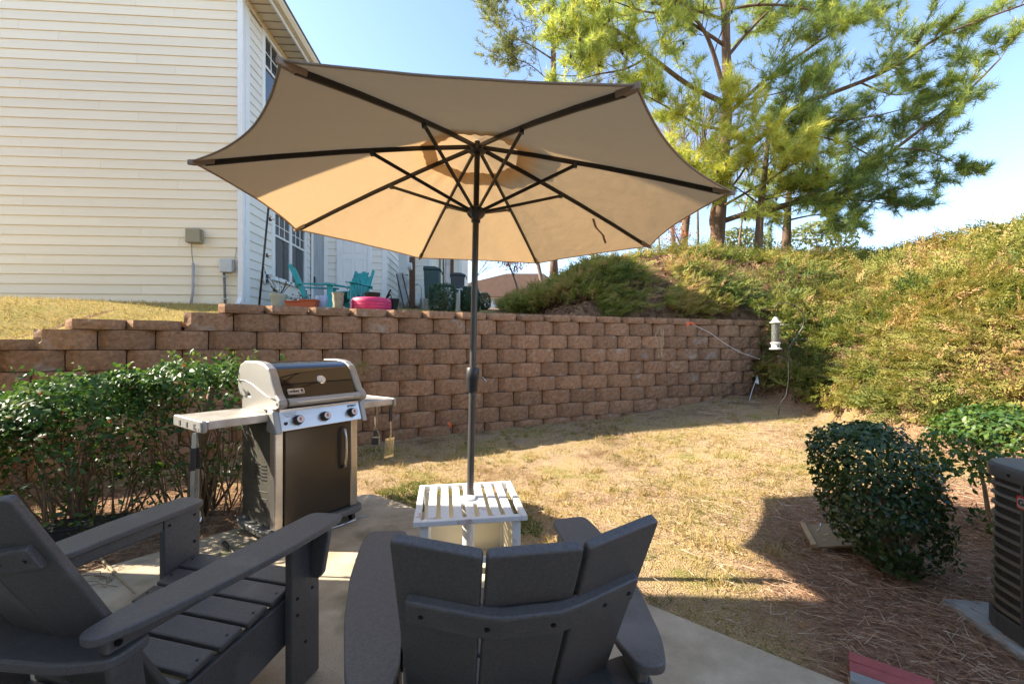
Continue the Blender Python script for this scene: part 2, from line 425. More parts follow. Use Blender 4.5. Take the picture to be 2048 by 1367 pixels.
def groundmat(name, stops, scale, straw=None):
    m = bpy.data.materials.new(name); m.use_nodes = True
    nt = m.node_tree; L = nt.links.new; p = nt.nodes['Principled BSDF']
    p.inputs['Roughness'].default_value = 1.0; p.inputs['Specular IOR Level'].default_value = 0.1
    tc = nd(nt, 'ShaderNodeTexCoord')
    n1 = nd(nt, 'ShaderNodeTexNoise'); n1.inputs['Scale'].default_value = scale; n1.inputs['Detail'].default_value = 10; n1.inputs['Roughness'].default_value = 0.72
    L(tc.outputs['Object'], n1.inputs['Vector'])
    rp = nd(nt, 'ShaderNodeValToRGB'); el = rp.color_ramp.elements
    while len(el) < len(stops): el.new(0.5)
    for i, (pos, c) in enumerate(stops): el[i].position = pos; el[i].color = (*c, 1)
    L(n1.outputs[0], rp.inputs[0])
    n2 = nd(nt, 'ShaderNodeTexNoise'); n2.inputs['Scale'].default_value = 110; n2.inputs['Detail'].default_value = 5
    L(tc.outputs['Object'], n2.inputs['Vector'])
    hs = nd(nt, 'ShaderNodeHueSaturation'); mr = nd(nt, 'ShaderNodeMapRange')
    mr.inputs[1].default_value = 0.3; mr.inputs[2].default_value = 0.7; mr.inputs[3].default_value = 0.5; mr.inputs[4].default_value = 1.45
    L(n2.outputs[0], mr.inputs[0]); L(mr.outputs[0], hs.inputs['Value']); L(rp.outputs[0], hs.inputs['Color'])
    out = hs.outputs[0]
    if straw:
        at = nd(nt, 'ShaderNodeAttribute', attribute_name='tint')
        mx = nd(nt, 'ShaderNodeMix', data_type='RGBA')
        n3 = nd(nt, 'ShaderNodeTexNoise'); n3.inputs['Scale'].default_value = 30; n3.inputs['Detail'].default_value = 6
        L(tc.outputs['Object'], n3.inputs['Vector'])
        r3 = nd(nt, 'ShaderNodeValToRGB'); e = r3.color_ramp.elements
        e[0].position = 0.35; e[0].color = (*straw[0], 1); e[1].position = 0.65; e[1].color = (*straw[1], 1)
        L(n3.outputs[0], r3.inputs[0]); L(at.outputs['Fac'], mx.inputs['Factor']); L(out, mx.inputs['A']); L(r3.outputs[0], mx.inputs['B'])
        out = mx.outputs['Result']
    L(out, p.inputs['Base Color'])
    b = nd(nt, 'ShaderNodeBump'); b.inputs['Strength'].default_value = 0.9; b.inputs['Distance'].default_value = 0.03
    L(n2.outputs[0], b.inputs['Height']); L(b.outputs[0], p.inputs['Normal'])
    return m
M['lawn'] = groundmat('dormant_lawn', [(0.30, (0.17, 0.10, 0.055)), (0.40, (0.33, 0.21, 0.115)), (0.48, (0.47, 0.33, 0.19)), (0.56, (0.44, 0.32, 0.145)), (0.63, (0.28, 0.25, 0.08)), (0.72, (0.36, 0.23, 0.12))], 1.35,
                     straw=((0.20, 0.11, 0.068), (0.42, 0.25, 0.155)))
M['litter'] = groundmat('leaf_litter', [(0.3, (0.11, 0.06, 0.035)), (0.5, (0.24, 0.14, 0.075)), (0.7, (0.34, 0.22, 0.12))], 3.0)
M['upper_lawn'] = groundmat('upper_lawn', [(0.3, (0.30, 0.24, 0.07)), (0.5, (0.42, 0.32, 0.11)), (0.7, (0.30, 0.27, 0.06))], 2.0)

def straw_mask(X, Y):
    """where pine straw covers the soil: the bed round the bushes on the right and the bed behind the grill"""
    edge = 0.25 * (fbm(X * 1.6, Y * 1.6, 5) - 0.5)
    a = sstep(-0.25, 0.35, (X - 1.55) + 0.55 * (2.6 - Y) + edge * 2) * sstep(3.9, 3.1, Y + edge)
    a = np.maximum(a, sstep(3.9, 4.4, X + edge * 2) * 0.8)
    b = sstep(-1.55, -1.9, X + edge) * sstep(4.2, 3.6, Y) * 0.85
    return np.clip(np.maximum(a, b), 0, 1)

def sheet(name, xs, ts, zfn, m, tint=None, off=0.0):
    X, T = np.meshgrid(xs, ts); Y = Yw(X) + T
    Z = zfn(X, Y) + off
    V = np.stack([X, Y, Z], -1).reshape(-1, 3); nx, ny = len(xs), len(ts)
    i = np.arange(nx - 1)[None, :] + np.arange(ny - 1)[:, None] * nx; i = i.ravel()
    FC = np.stack([i, i + 1, i + 1 + nx, i + nx], 1)
    return np_mesh(name, V, FC, m, None, tint(X, Y).ravel() if tint else None, True)
xs = np.concatenate([[-60, -30, -15, -10], np.linspace(-8, 9, 120), [11, 14, 18, 25, 40, 80]])
def zl_sheet(X, Y):
    n = 0.022 * (fbm(X * 2.2, Y * 2.2, 3) - 0.5) + 0.012 * (fbm(X * 9, Y * 9, 4) - 0.5)
    return ground(X, np.minimum(Y, Yw(X) - 0.001)) + n * sstep(1.2, 3.0, np.abs(X) + Y * 0.5) - 0.012
lawn = sheet('lawn', xs, np.concatenate([[-60, -30, -18, -12], np.linspace(-9.5, 0.06, 110)]), zl_sheet, 'lawn', straw_mask)
lawn['kind'] = 'structure'; lawn['label'] = 'dormant straw coloured lawn in front of the block wall'
upper = sheet('hillside', xs, np.concatenate([np.linspace(0.05, 14, 110), [16, 20, 28, 40, 70, 150, 400]]), lambda X, Y: ground(X, Y), 'litter')
upper['kind'] = 'structure'; upper['label'] = 'litter covered hillside above the block wall'
# the sunny grass strip in front of the left house (its own sheet just above the litter)
xs2 = np.linspace(-14, 0.2, 90)
gr = sheet('upper_grass', xs2, np.linspace(0.17, 11, 70), lambda X, Y: ground(X, Y) + 0.012 - 0.06 * sstep(-0.9, 0.1, X) , 'upper_lawn')
gr['kind'] = 'structure'; gr['label'] = 'strip of sunny grass at the foot of the cream house'

# ---------------------------------------------------------------- patio slab
A_ = Vector((-1.27, 3.69, 0)); e1 = Vector((0.763, -0.646, 0)); e2 = Vector((-0.646, -0.763, 0))
mb = MB()
outline = [A_ + e2 * 6.5, A_ + e2 * 1.4 + e1 * 0.05, A_ + e2 * 0.25, A_ + e1 * 0.12 + e2 * 0.02, A_ + e1 * 0.5 - e2 * 0.02, A_ + e1 * 2.4, A_ + e1 * 7.0, A_ + e1 * 7.0 + e2 * 6.5]
mb.prism([(p.x, p.y) for p in outline], lambda u, v, w: (u, v, w), -0.10, 0.006)
patio = mb.build('patio', 'concrete', bevel=0.006); patio['kind'] = 'structure'; patio['label'] = 'weathered concrete patio slab under the chairs and grill'

# ================================================================ retaining wall
wall = thing('retaining_wall', 'brown split face block retaining wall stepping down at its left end', 'retaining wall', (-0.45, 5.95, 0))
wl = Vector(wall.location)
def block_mesh(h, bev, bulge, seed, w=0.451, depth=0.26):
    r = np.random.RandomState(seed); nx, nz = 12, (5 if h > .15 else 3)
    us = np.linspace(-1, 1, nx + 1); zs = np.linspace(0, 1, nz + 1); V = []; 
    for j, t in enumerate(zs):
        for i, u in enumerate(us):
            au = abs(u); y = bulge * u * u
            if au > 1 - bev[0]: y += bev[1] * (au - (1 - bev[0])) / bev[0]
            edge = (j in (0, nz)); side = (i in (0, nx))
            y += r.normal() * (0.0045 if not (edge or side) else 0.003) + (0.007 if edge else 0)
            V.append((u * w / 2, y, t * h))
    n0 = len(V); FC = []
    W_ = nx + 1
    for j in range(nz):
        for i in range(nx): a = j * W_ + i; FC.append((a, a + 1, a + 1 + W_, a + W_))
    for i, u in enumerate(us): V.append((u * w / 2 * 0.96, depth, 0)); 
    for i, u in enumerate(us): V.append((u * w / 2 * 0.96, depth, h))
    bb, bt = n0, n0 + W_
    for i in range(nx):
        FC.append((i, bb + i, bb + i + 1, i + 1)); a = nz * W_ + i; FC.append((a, a + 1, bt + i + 1, bt + i))
    L_ = [j * W_ for j in range(nz + 1)]; FC.append(tuple(L_ + [bt, bb])); FC.append(tuple([j * W_ + nx for j in range(nz + 1)][::-1] + [bb + nx, bt + nx]))
    me = bpy.data.meshes.new('block'); me.from_pydata(V, [], FC); me.update(); me.materials.append(M['block']); return me
bl_m = [block_mesh(0.196, (0.40, 0.056), 0.012, 20 + i, w=0.447) for i in range(8)]
cap_m = [block_mesh(0.098, (0.34, 0.075), 0.010, 60 + i, depth=0.30) for i in range(5)]
# arc length table along the wall, 0 at the joint at X = -3.11
tx = np.linspace(-7, 6.5, 4000); ty = Yw(tx); al = np.concatenate([[0], np.cumsum(np.hypot(np.diff(tx), np.diff(ty)))]); al -= np.interp(-3.11, tx, al)
BW = 0.457
def lay(name, sarc, z, fwd, meshes, jit=0.004):
    X = float(np.interp(sarc, al, tx)); Y = float(Yw(X)); th = math.atan(slope_w(X))
    nx_, ny_ = math.sin(th), -math.cos(th)
    f = fwd + random.uniform(-jit, jit)
    o = bpy.data.objects.new(name, random.choice(meshes)); COL.objects.link(o); o.parent = wall
    o.location = (X + nx_ * f - wl.x, Y + ny_ * f - wl.y, z); o.rotation_euler = (0, 0, th + random.uniform(-0.008, 0.008))
    return o
for k in range(9):
    zt = 1.62 - 0.2032 * k
    off = BW / 2 if k % 2 == 0 else 0.0
    for n in range(-8, 22):
        sc = n * BW + off
        X = float(np.interp(sc, al, tx))
        if X < (-3.5, -4.72, -5.45, -5.6)[min(k, 3)] or X > 4.95: continue
        lim = gz(X + 0.12, float(Yw(X)) - 0.45)
        if zt < lim - 0.02: continue
        lay('block', sc, zt - 0.2, 0.020 * k, bl_m, 0.007)
for n in range(-8, 22):
    sc = n * BW + 0.08; X = float(np.interp(sc, al, tx))
    if -3.2 < X < 4.8: lay('cap_block', sc, 1.622, 0.012, cap_m)
    sc = n * BW - 0.24; X = float(np.interp(sc, al, tx))
    if -4.42 < X < -3.6: lay('cap_block', sc, 1.419, 0.03, cap_m)
    sc = n * BW + 0.02; X = float(np.interp(sc, al, tx))
    if -5.9 < X < -4.70: lay('cap_block', sc, 1.216, 0.05, cap_m)

# backfill behind the blocks
bx_ = np.linspace(-5.65, 5.1, 60); V = []; FC = []
for i, x in enumerate(bx_):
    y = float(Yw(x)) + 0.17; zt = float(wall_low(x)) - 0.078 if x < 4.3 else 1.5
    V += [(x - wl.x, y - wl.y, -0.3), (x - wl.x, y - wl.y, zt), (x - wl.x, y + 0.12 - wl.y, zt), (x - wl.x, y + 0.12 - wl.y, -0.3)]
for i in range(59):
    for j in range(4): FC.append((i * 4 + j, i * 4 + (j + 1) % 4, i * 4 + 4 + (j + 1) % 4, i * 4 + 4 + j))
MB().add(V, FC).build('backfill', 'soil', wall)

# ================================================================ cream house on the left
HZ = 1.86
house = thing('cream_house', 'two storey cream siding house with white corner trim behind the block wall', 'house', (-4.62, 7.35, 0), R(4.0))
LAP = 0.163
def lap_mesh(t0=0.021, t1=0.004):
    m_ = MB()     # unit length along x, face looks to -y
    m_.prism([(0, 0), (-t0, 0), (-t0 * 0.98, 0.006), (-t1, LAP + 0.012), (0, LAP + 0.012)], lambda u, v, w: (w, u, v), 0, 1)
    return m_.mesh('siding_board')
lapf = lap_mesh(); lapf.materials.append(M['siding'])
laps = lap_mesh(); laps.materials.append(M['siding_side'])
def board(parent, me, a, L_, z, side=False, name='siding_board', sx=0.0, y=0.0):
    o = bpy.data.objects.new(name, me); COL.objects.link(o); o.parent = parent
    if side: o.location = (sx, a, z); o.rotation_euler = (0, 0, R(90))
    else: o.location = (a, y, z)
    o.scale = (L_, 1, 1); return o
nb = 33
for i in range(nb):
    z = HZ + 0.11 + i * LAP
    seam = -0.75 - ((i * 0.62) % 3.7) - 0.3
    board(house, lapf, seam + 0.0015, -0.115 - seam, z)
    board(house, lapf, seam - 6.0, 5.9985, z)
# wall cores behind the boards
MB().bb((-9, 0.0, HZ - 0.3), (-0.004, 0.2, 7.4)).build('wall_core', 'siding', house)
MB().bb((-0.2, 0.004, HZ - 0.3), (0.0, 2.9, 7.4)).build('wall_core', 'siding_side', house)
MB().bb((-9, -0.012, HZ - 0.5), (0.012, 0.19, HZ + 0.115)).build('foundation', 'foundation', house)
MB().bb((-0.19, 0.19, HZ - 0.5), (0.0125, 2.9, HZ + 0.115)).build('foundation', 'foundation', house)
# window spans on the side wall: y0,y1,z0,z1
wins = [(1.0, 2.42, 2.62, 3.86), (0.62, 2.3, 5.45, 7.08)]
for i in range(nb):
    z = HZ + 0.11 + i * LAP; segs = [(0.115, 2.78)]
    for (y0, y1, z0, z1) in wins:
        if z + LAP > z0 - 0.09 and z < z1 + 0.09: segs = [(0.115, y0 - 0.085), (y1 + 0.085, 2.78)]
    for a, b in segs:
        if b > a: board(house, laps, a, b - a, z, True)
def window(parent, y0, y1, z0, z1, grid=True):
    w = MB()
    for yy in (y0 - 0.04, y1 + 0.04): w.bb((-0.02, yy - 0.045, z0 - 0.08), (0.04, yy + 0.045, z1 + 0.08))
    w.bb((-0.02, y0 + 0.0055, z1), (0.038, y1 - 0.0055, z1 + 0.08)); w.bb((-0.02, y0 + 0.0055, z0 - 0.08), (0.05, y1 - 0.0055, z0))
    ym = (y0 + y1) / 2; w.bb((-0.02, ym - 0.045, z0 + 0.001), (0.035, ym + 0.045, z1 - 0.001))
    fr = w.build('window', 'trim', parent, bevel=0.004)
    for a, b in ((y0, ym - 0.045), (ym + 0.045, y1)):
        zm = z0 + (z1 - z0) * 0.66
        MB().bb((-0.012, a + 0.004, z0 + 0.004), (0.004, b - 0.004, zm - 0.02)).build('pane', 'glass', fr)
        MB().bb((-0.012, a + 0.004, zm + 0.02), (0.006, b - 0.004, z1 - 0.004)).build('pane', 'glass', fr)
        g = MB(); g.bb((0.0, a + 0.003, zm - 0.02), (0.026, b - 0.003, zm + 0.02))
        for q in (1, 2): g.bb((0.005, a + (b - a) * q / 3 - 0.008, zm + 0.021), (0.018, a + (b - a) * q / 3 + 0.008, z1 - 0.003))
        g.bb((0.004, a + 0.003, (zm + z1) / 2 - 0.008), (0.016, b - 0.003, (zm + z1) / 2 + 0.008))
        g.build('muntin', 'trim', fr)
    return fr
for wv in wins: window(house, *wv)
# corner boards, downspout, eave with soffit, fascia, gutter, roof
MB().bb((-0.112, -0.030, HZ + 0.10), (0.030, 0.0, 7.3)).build('corner_board', 'trim', house, bevel=0.004)
MB().bb((0.0, 0.001, HZ + 0.10), (0.029, 0.112, 7.3)).build('corner_board', 'trim', house, bevel=0.004)
dsp = MB(); dsp.bb((-0.055, -0.108, HZ + 0.26), (0.025, -0.033, 7.2))
dso = dsp.build('downspout', 'trim', house, bevel=0.012)
el = MB(); el.sweep([(-0.015, -0.07, HZ + 0.30), (-0.015, -0.08, HZ + 0.2), (-0.012, -0.13, HZ + 0.12), (-0.01, -0.2, HZ + 0.07)], [(1, 0, 0)] * 4, 0.085, 0.075)
el.build('elbow', 'trim', dso, bevel=0.01)
MB().box((-0.01, -0.203, HZ + 0.067), (0.055, 0.006, 0.055), Euler((R(30), 0, 0)).to_matrix()).build('spout_mouth', 'soil', dso)
MB().bb((0.002, -0.35, 7.24), (0.42, 14, 7.27)).build('soffit', 'soffit', house)
sf = MB()
for i in range(44): sf.bb((0.05, -0.33 + i * 0.2, 7.228), (0.40, -0.315 + i * 0.2, 7.24))
sf.build('soffit_groove', 'foundation', house)['kind'] = 'stuff'
MB().bb((0.03, 0.0, 7.15), (0.06, 2.9, 7.239)).build('frieze_board', 'soffit', house)
MB().bb((0.42, -0.35, 7.2), (0.45, 14, 7.42)).build('fascia', 'trim', house)
MB().prism([(0.452, 7.27), (0.53, 7.27), (0.57, 7.34), (0.57, 7.41), (0.452, 7.41)], lambda u, v, w: (u, w, v), -0.36, 14).build('gutter', 'soffit', house)
MB().prism([(0.58, 7.43), (-4.4, 10.2), (-9.4, 7.43), (-9.4, 7.38), (-4.4, 10.1), (0.58, 7.38)], lambda u, v, w: (u, w, v), -0.4, 14.0).build('roof', 'shingle', house)
MB().prism([(-9, 7.39), (-0.02, 7.39), (-4.4, 10.05)], lambda u, v, w: (u, w, v), 0.02, 0.18).build('gable', 'siding', house)
MB().bb((-9, 2.9, HZ - 0.4), (-0.06, 14, 7.38)).build('rear_wall', 'siding_side', house)
# utility boxes on the front wall
ub = MB(); ub.bb((-0.90, -0.135, 3.00), (-0.66, -0.024, 3.235)); u1 = ub.build('utility_box', 'util_tan', house, bevel=0.012)
MB().bb((-0.655, -0.11, 3.05), (-0.645, -0.05, 3.2)).build('hinge', 'util_tan', u1)
MB().tube([(-0.84, -0.06, 3.0), (-0.835, -0.055, 2.8), (-0.82, -0.05, 2.66)], 0.007, 6).build('cable', 'conduit_dark', u1)
MB().tube([(-0.815, -0.055, 2.66), (-0.82, -0.055, 2.2), (-0.87, -0.06, 1.80)], 0.021, 8).build('conduit', 'conduit', u1, smooth=True)
ub = MB(); ub.bb((-0.36, -0.11, 2.51), (-0.16, -0.024, 2.74)); u2 = ub.build('cable_box', 'util_grey', house, bevel=0.015)
ub = MB(); ub.bb((-0.158, -0.09, 2.53), (-0.135, -0.03, 2.73)); ub.build('side_cover', 'conduit', u2, bevel=0.005)
MB().tube([(-0.31, -0.06, 2.51), (-0.30, -0.055, 2.2), (-0.29, -0.06, 1.8)], 0.02, 8).build('conduit', 'conduit_dark', u2, smooth=True)
st = MB()
for zz in (2.43, 2.05): st.bb((-0.34, -0.082, zz), (-0.265, -0.03, zz + 0.016))
st.build('strap', 'util_grey', u2)
MB().tube([(-0.14, -0.05, 2.72), (-0.118, -0.05, 2.85), (-0.116, -0.04, 2.95)], 0.004, 5).build('cable', 'conduit_dark', u2)
# outlet on the side wall
ot = MB(); ot.bb((0.02, 0.58, 2.42), (0.05, 0.72, 2.62)); oo = ot.build('outlet_cover', 'trim', house, bevel=0.01)
q = MB(); q.bb((0.05, 0.61, 2.53), (0.065, 0.69, 2.60)); q.bb((0.05, 0.61, 2.44), (0.065, 0.69, 2.51)); q.build('socket', 'black_print', oo)

# storage wing facing the camera, with door
WY = 2.8
MB().bb((0.031, WY + 0.004, HZ - 0.1), (1.78, WY + 3.4, 5.0)).build('wing_core', 'siding_side', house)
MB().bb((0.033, WY - 0.03, HZ - 0.4), (1.79, WY + 3.3, HZ + 0.08)).build('wing_foundation', 'foundation', house)
for i in range(17):
    z = HZ + 0.09 + i * LAP
    for a, b in ((0.40, 0.62), (1.44, 1.69)): board(house, laps, a, b - a, z, y=WY)
for i in range(17):
    board(house, laps, WY + 0.1, 3.2, HZ + 0.09 + i * LAP, True, sx=1.78)
wd = MB(); wd.bb((0.62, WY - 0.04, HZ + 0.09), (0.71, WY, 4.1)); wd.bb((1.35, WY - 0.04, HZ + 0.09), (1.44, WY, 4.1)); wd.bb((0.711, WY - 0.039, 3.98), (1.349, WY, 4.1))
df = wd.build('door_frame', 'trim', house, bevel=0.004)
dr = MB().bb((0.712, WY - 0.022, HZ + 0.09), (1.348, WY - 0.002, 3.979)).build('door', 'trim', df)
for (a, b) in ((0.79, 0.99), (1.07, 1.27)):
    for (c_, d_) in ((2.05, 2.55), (2.68, 3.35), (3.48, 3.85)):
        p_ = MB()
        p_.bb((a, WY - 0.030, c_), (b, WY - 0.0215, c_ + 0.02)); p_.bb((a, WY - 0.030, d_ - 0.02), (b, WY - 0.0215, d_))
        p_.bb((a, WY - 0.0295, c_ + 0.0205), (a + 0.02, WY - 0.0215, d_ - 0.0205)); p_.bb((b - 0.02, WY - 0.0295, c_ + 0.0205), (b, WY - 0.0215, d_ - 0.0205))
        p_.build('door_panel', 'trim', df)
MB().lathe([(0.0, -0.03), (0.025, -0.02), (0.03, 0), (0.025, 0.02), (0.0, 0.03)], 10, (1.29, WY - 0.06, 2.62)).build('door_knob', 'conduit_dark', df)
sd_ = MB(); sd_.bb((0.035, WY - 0.035, HZ + 0.1), (0.085, WY, 4.2)); sd_.bb((0.33, WY - 0.035, HZ + 0.1), (0.40, WY, 4.2)); sdo = sd_.build('storm_door', 'trim', house)
MB().bb((0.086, WY - 0.02, HZ + 0.12), (0.329, WY - 0.002, 4.2)).build('glass', mat('curtained_glass', (0.45, 0.48, 0.50), 0.15, var=0.3, vscale=4, stretch=(14, 1, 0.4)), sdo)
MB().bb((0.10, WY - 0.045, 2.70), (0.13, WY - 0.03, 2.9)).build('latch', 'black_print', sdo)
MB().bb((1.69, WY - 0.03, HZ + 0.09), (1.81, WY - 0.002, 4.7)).build('corner_board', 'trim', house)
# ================================================================ the house whose patio this is (beside and behind the camera; it shades the chairs)
own = thing('patio_house', 'cream siding house wing beside the patio that shades the chairs', 'house', (-3.42, 2.38, 0))
MB().bb((-6.5, -9, -0.2), (0, 0, 5.6)).build('wing_wall', 'siding', own)
MB().prism([(-6.9, 5.6), (0.4, 5.6), (-3.2, 7.6)], lambda u, v, w: (u, w, v), -9, 0.12).build('wing_roof', 'shingle', own)
MB().bb((0.001, -9, -0.2), (9.5, -6.2, 3.1)).build('rear_wall', 'siding', own)
for i in range(33): board(own, lapf, -9, 8.9, 0.15 + i * LAP, True)
MB().bb((-0.06, -0.1, 0), (0.03, 0.03, 5.6)).build('corner_board', 'trim', own)

# ================================================================ umbrella
UC = Vector((-0.212, 2.43, 1.992)); UR = 1.32; UH = 0.40
axis = Vector((0.032, 0.02, 1)).normalized()
um = thing('patio_umbrella', 'open beige octagonal patio umbrella with dark ribs standing in the white table', 'umbrella', (-0.238, 2.335, 0.0))
uo = Vector(um.location)
ux = Vector((0, 1, 0)).cross(axis).normalized(); uy = axis.cross(ux)
def U(r, a, h): return UC + (ux * math.cos(a) + uy * math.sin(a)) * r + axis * h - uo
TH = 4.378
def rib_h(r): t = r / UR; return UH * (1 - t) * (1 + 0.16 * t)
pole_top = U(0, 0, UH + 0.03); pole_bot = Vector((0, 0, 0.03))
pdir = (pole_top - pole_bot).normalized()
def PP(z): return pole_bot + pdir * ((z - 0.03) / pdir.z)
for k in range(8):
    a0 = TH + k * math.pi / 4; a1 = a0 + math.pi / 4
    nr, nt_ = 22, 14; V = []; FC = []
    r_ = random.Random(k); ph = r_.uniform(0, 6); sc_ = (0.014, 0.050, 0.040, 0.032, 0.026, 0.032, 0.040, 0.058)[k]
    for i in range(nr + 1):
        r0 = 0.25 + (UR - 0.25) * i / nr
        for j in range(nt_ + 1):
            t = j / nt_; s4 = 4 * t * (1 - t)
            pa = U(r0, a0, rib_h(r0) + 0.014); pb = U(r0, a1, rib_h(r0) + 0.014)
            p = pa.lerp(pb, t)
            e = max(0, (i / nr - 0.35) / 0.65)
            cen = U(0, 0, rib_h(r0))
            p = p + (cen - p) * (sc_ * s4 * e * e)                 # scalloped edge
            p = p - axis * (0.009 * s4 * math.sin(math.pi * min(1, i / nr * 0.9)))   # cloth sags a little between the ribs
            p = p + axis * (0.0045 * math.sin(ph + 19 * t + 5 * i / nr) * s4 * (0.9 - 0.7 * i / nr))
            V.append(p)
    for i in range(nr):
        for j in range(nt_): q = i * (nt_ + 1) + j; FC.append((q, q + 1, q + 2 + nt_, q + 1 + nt_))
    o = MB().add(V, FC).build('canopy_panel', 'canopy', um, smooth=True)
    hem = MB().tube([V[nr * (nt_ + 1) + j] for j in range(nt_ + 1)], 0.0045, 5); hem.build('hem', 'pocket', o, smooth=True)
    # rib
    rb = MB(); pts = [U(r, a0, rib_h(r)) for r in (0.045, 0.35, 0.7, 1.0, 1.27)]
    rb.sweep(pts, [axis] * 5, 0.014, 0.024); ribo = rb.build('rib', 'rib', um, bevel=0.003)
    # strut from the runner to the rib
    sp = PP(2.03); s1 = U(0.57, a0, rib_h(0.57) - 0.016)
    dirr = (s1 - sp); dirr = dirr - pdir * dirr.dot(pdir); dirr.normalize()
    MB().sweep([sp + dirr * 0.035 - pdir * 0.012, s1], [axis, axis], 0.012, 0.018).build('strut', 'rib', um, bevel=0.002)
    MB().box(s1, (0.02, 0.02, 0.024)).build('strut_joint', 'plastic', ribo)
    # corner pocket
    pk = MB(); pts = [U(r, a0, rib_h(r) + h) for r, h in ((1.235, 0.002), (1.275, 0.004), (1.31, 0.008), (1.335, 0.014))]
    pk.sweep(pts, [axis] * 4, [0.025, 0.024, 0.020, 0.009], 0.024); pk.build('corner_pocket', 'pocket', um, bevel=0.006)
# vent cap above the opening
V = []; FC = []
for i in range(7):
    r0 = 0.004 + 0.366 * i / 6
    for j in range(48):
        k, t = divmod(j / 6, 1); a0 = TH + k * math.pi / 4
        V.append(U(r0, a0, UH * (1 - r0 / UR) + 0.045 + 0.02 * (r0 / 0.37) ** 2).lerp(U(r0, a0 + math.pi / 4, UH * (1 - r0 / UR) + 0.045 + 0.02 * (r0 / .37) ** 2), t))
for i in range(6):
    for j in range(48): q = i * 48 + j; q2 = i * 48 + (j + 1) % 48; FC.append((q, q2, q2 + 48, q + 48))
MB().add(V, FC).build('vent_cap', 'canopy', um, smooth=True)
MB().lathe([(0.02, 0), (0.05, 0.005), (0.05, 0.03), (0.02, 0.04)], 16, tuple(U(0, 0, UH - 0.035))).build('hub', 'plastic', um, smooth=True, auto=40)
MB().tube([PP(0.40), PP(1.08)], 0.0195, 14).build('lower_pole', 'pole', um, smooth=True, auto=50)
MB().tube([PP(1.07), PP(2.02)], 0.0185, 14).build('pole', 'pole', um, smooth=True, auto=50)
MB().tube([PP(2.0), pole_top], 0.0165, 12).build('upper_pole', 'rib', um, smooth=True, auto=50)
rn = MB(); rn.tube([PP(1.955), PP(1.975), PP(1.985), PP(2.0), PP(2.03), PP(2.04)], [0.026, 0.026, 0.04, 0.052, 0.047, 0.03], 18); rn.build('runner', 'plastic', um, smooth=True, auto=40)
hs_ = MB(); hs_.tube([PP(0.995), PP(1.0), PP(1.06), PP(1.065), PP(1.125), PP(1.13)], [0.028, 0.031, 0.033, 0.036, 0.036, 0.032], 16); ho = hs_.build('crank_housing', 'plastic', um, smooth=True, auto=40)
MB().tube([PP(1.08) + Vector((0.03, -0.01, 0)), PP(1.075) + Vector((0.055, -0.01, 0)), PP(1.05) + Vector((0.075, -0.01, 0))], 0.006, 6).build('crank', 'chrome', ho)

st0 = [pix(x, y, d) - uo for x, y, d in ((1186, 437, 2.86), (1192, 455, 2.87), (1206, 470, 2.88), (1211, 486, 2.88))]
MB().sweep(st0, [(1, 0, 0)] * 4, 0.003, 0.016).build('tie_strap', 'pocket', um)

# ================================================================ white slatted table holding the umbrella
tb = thing('slatted_table', 'small white slatted metal table with rust stains around the umbrella pole', 'table', (-0.238, 2.318, 0), R(9.0))
TZ = 0.42; h_ = 0.275
fr = MB(); 
for sx in (-1, 1): fr.bb((sx * h_ - (0.0 if sx < 0 else 0.032), -h_, TZ - 0.026), (sx * h_ + (0.032 if sx < 0 else 0.0), h_, TZ))
for sy in (-1, 1): fr.bb((-h_ + 0.0325, sy * h_ - (0.0 if sy < 0 else 0.03), TZ - 0.026), (h_ - 0.0325, sy * h_ + (0.03 if sy < 0 else 0.0), TZ - 0.001))
fr.build('top_frame', 'white_metal', tb, bevel=0.003)
n_s = 7; pitch = (2 * h_ - 0.065 + 0.024) / (n_s + 1)
for i in range(n_s):
    x = -h_ + 0.0325 - 0.012 + pitch * (i + 0.5) + pitch * 0.5
    if abs(x) < 0.03:
        for ya, yb in ((-h_ + 0.031, -0.062), (0.062, h_ - 0.031)): MB().bb((x - 0.021, ya, TZ - 0.016), (x + 0.021, yb, TZ - 0.002)).build('slat', 'white_metal', tb, bevel=0.002)
    else: MB().bb((x - 0.021, -h_ + 0.031, TZ - 0.016), (x + 0.021, h_ - 0.031, TZ - 0.002)).build('slat', 'white_metal', tb, bevel=0.002)
MB().bb((-0.085, -0.061, TZ - 0.015), (0.085, 0.061, TZ - 0.0025)).build('centre_plate', 'white_metal', tb, bevel=0.002)
MB().lathe([(0.021, 0), (0.04, 0), (0.038, 0.012), (0.0225, 0.016)], 18, (0, 0, TZ - 0.002)).build('pole_ring', 'white_metal', tb, smooth=True, auto=40)
MB().tube([(0, 0, 0.02), (0, 0, TZ - 0.017)], 0.033, 16).build('base_tube', 'white_metal', tb, smooth=True, auto=50)
for sx in (-1, 1):
    for sy in (-1, 1): MB().bb((sx * 0.225 - 0.02, sy * 0.235 - 0.012, 0.006), (sx * 0.225 + 0.02, sy * 0.235 + 0.012, TZ - 0.027)).build('leg', 'white_metal', tb, bevel=0.003)
MB().bb((-0.204, 0.228, 0.02), (0.204, 0.24, TZ - 0.06)).build('back_panel', 'cream_panel', tb)
MB().bb((0.218, -0.222, 0.02), (0.23, 0.222, TZ - 0.12)).build('side_panel', 'cream_panel', tb)
MB().bb((-0.204, -0.24, 0.185), (0.204, -0.228, 0.215)).build('front_rail', 'white_metal', tb)
MB().bb((-0.215, -0.225, 0.012), (0.215, 0.225, 0.03)).build('base_plate', 'cream_panel', tb)

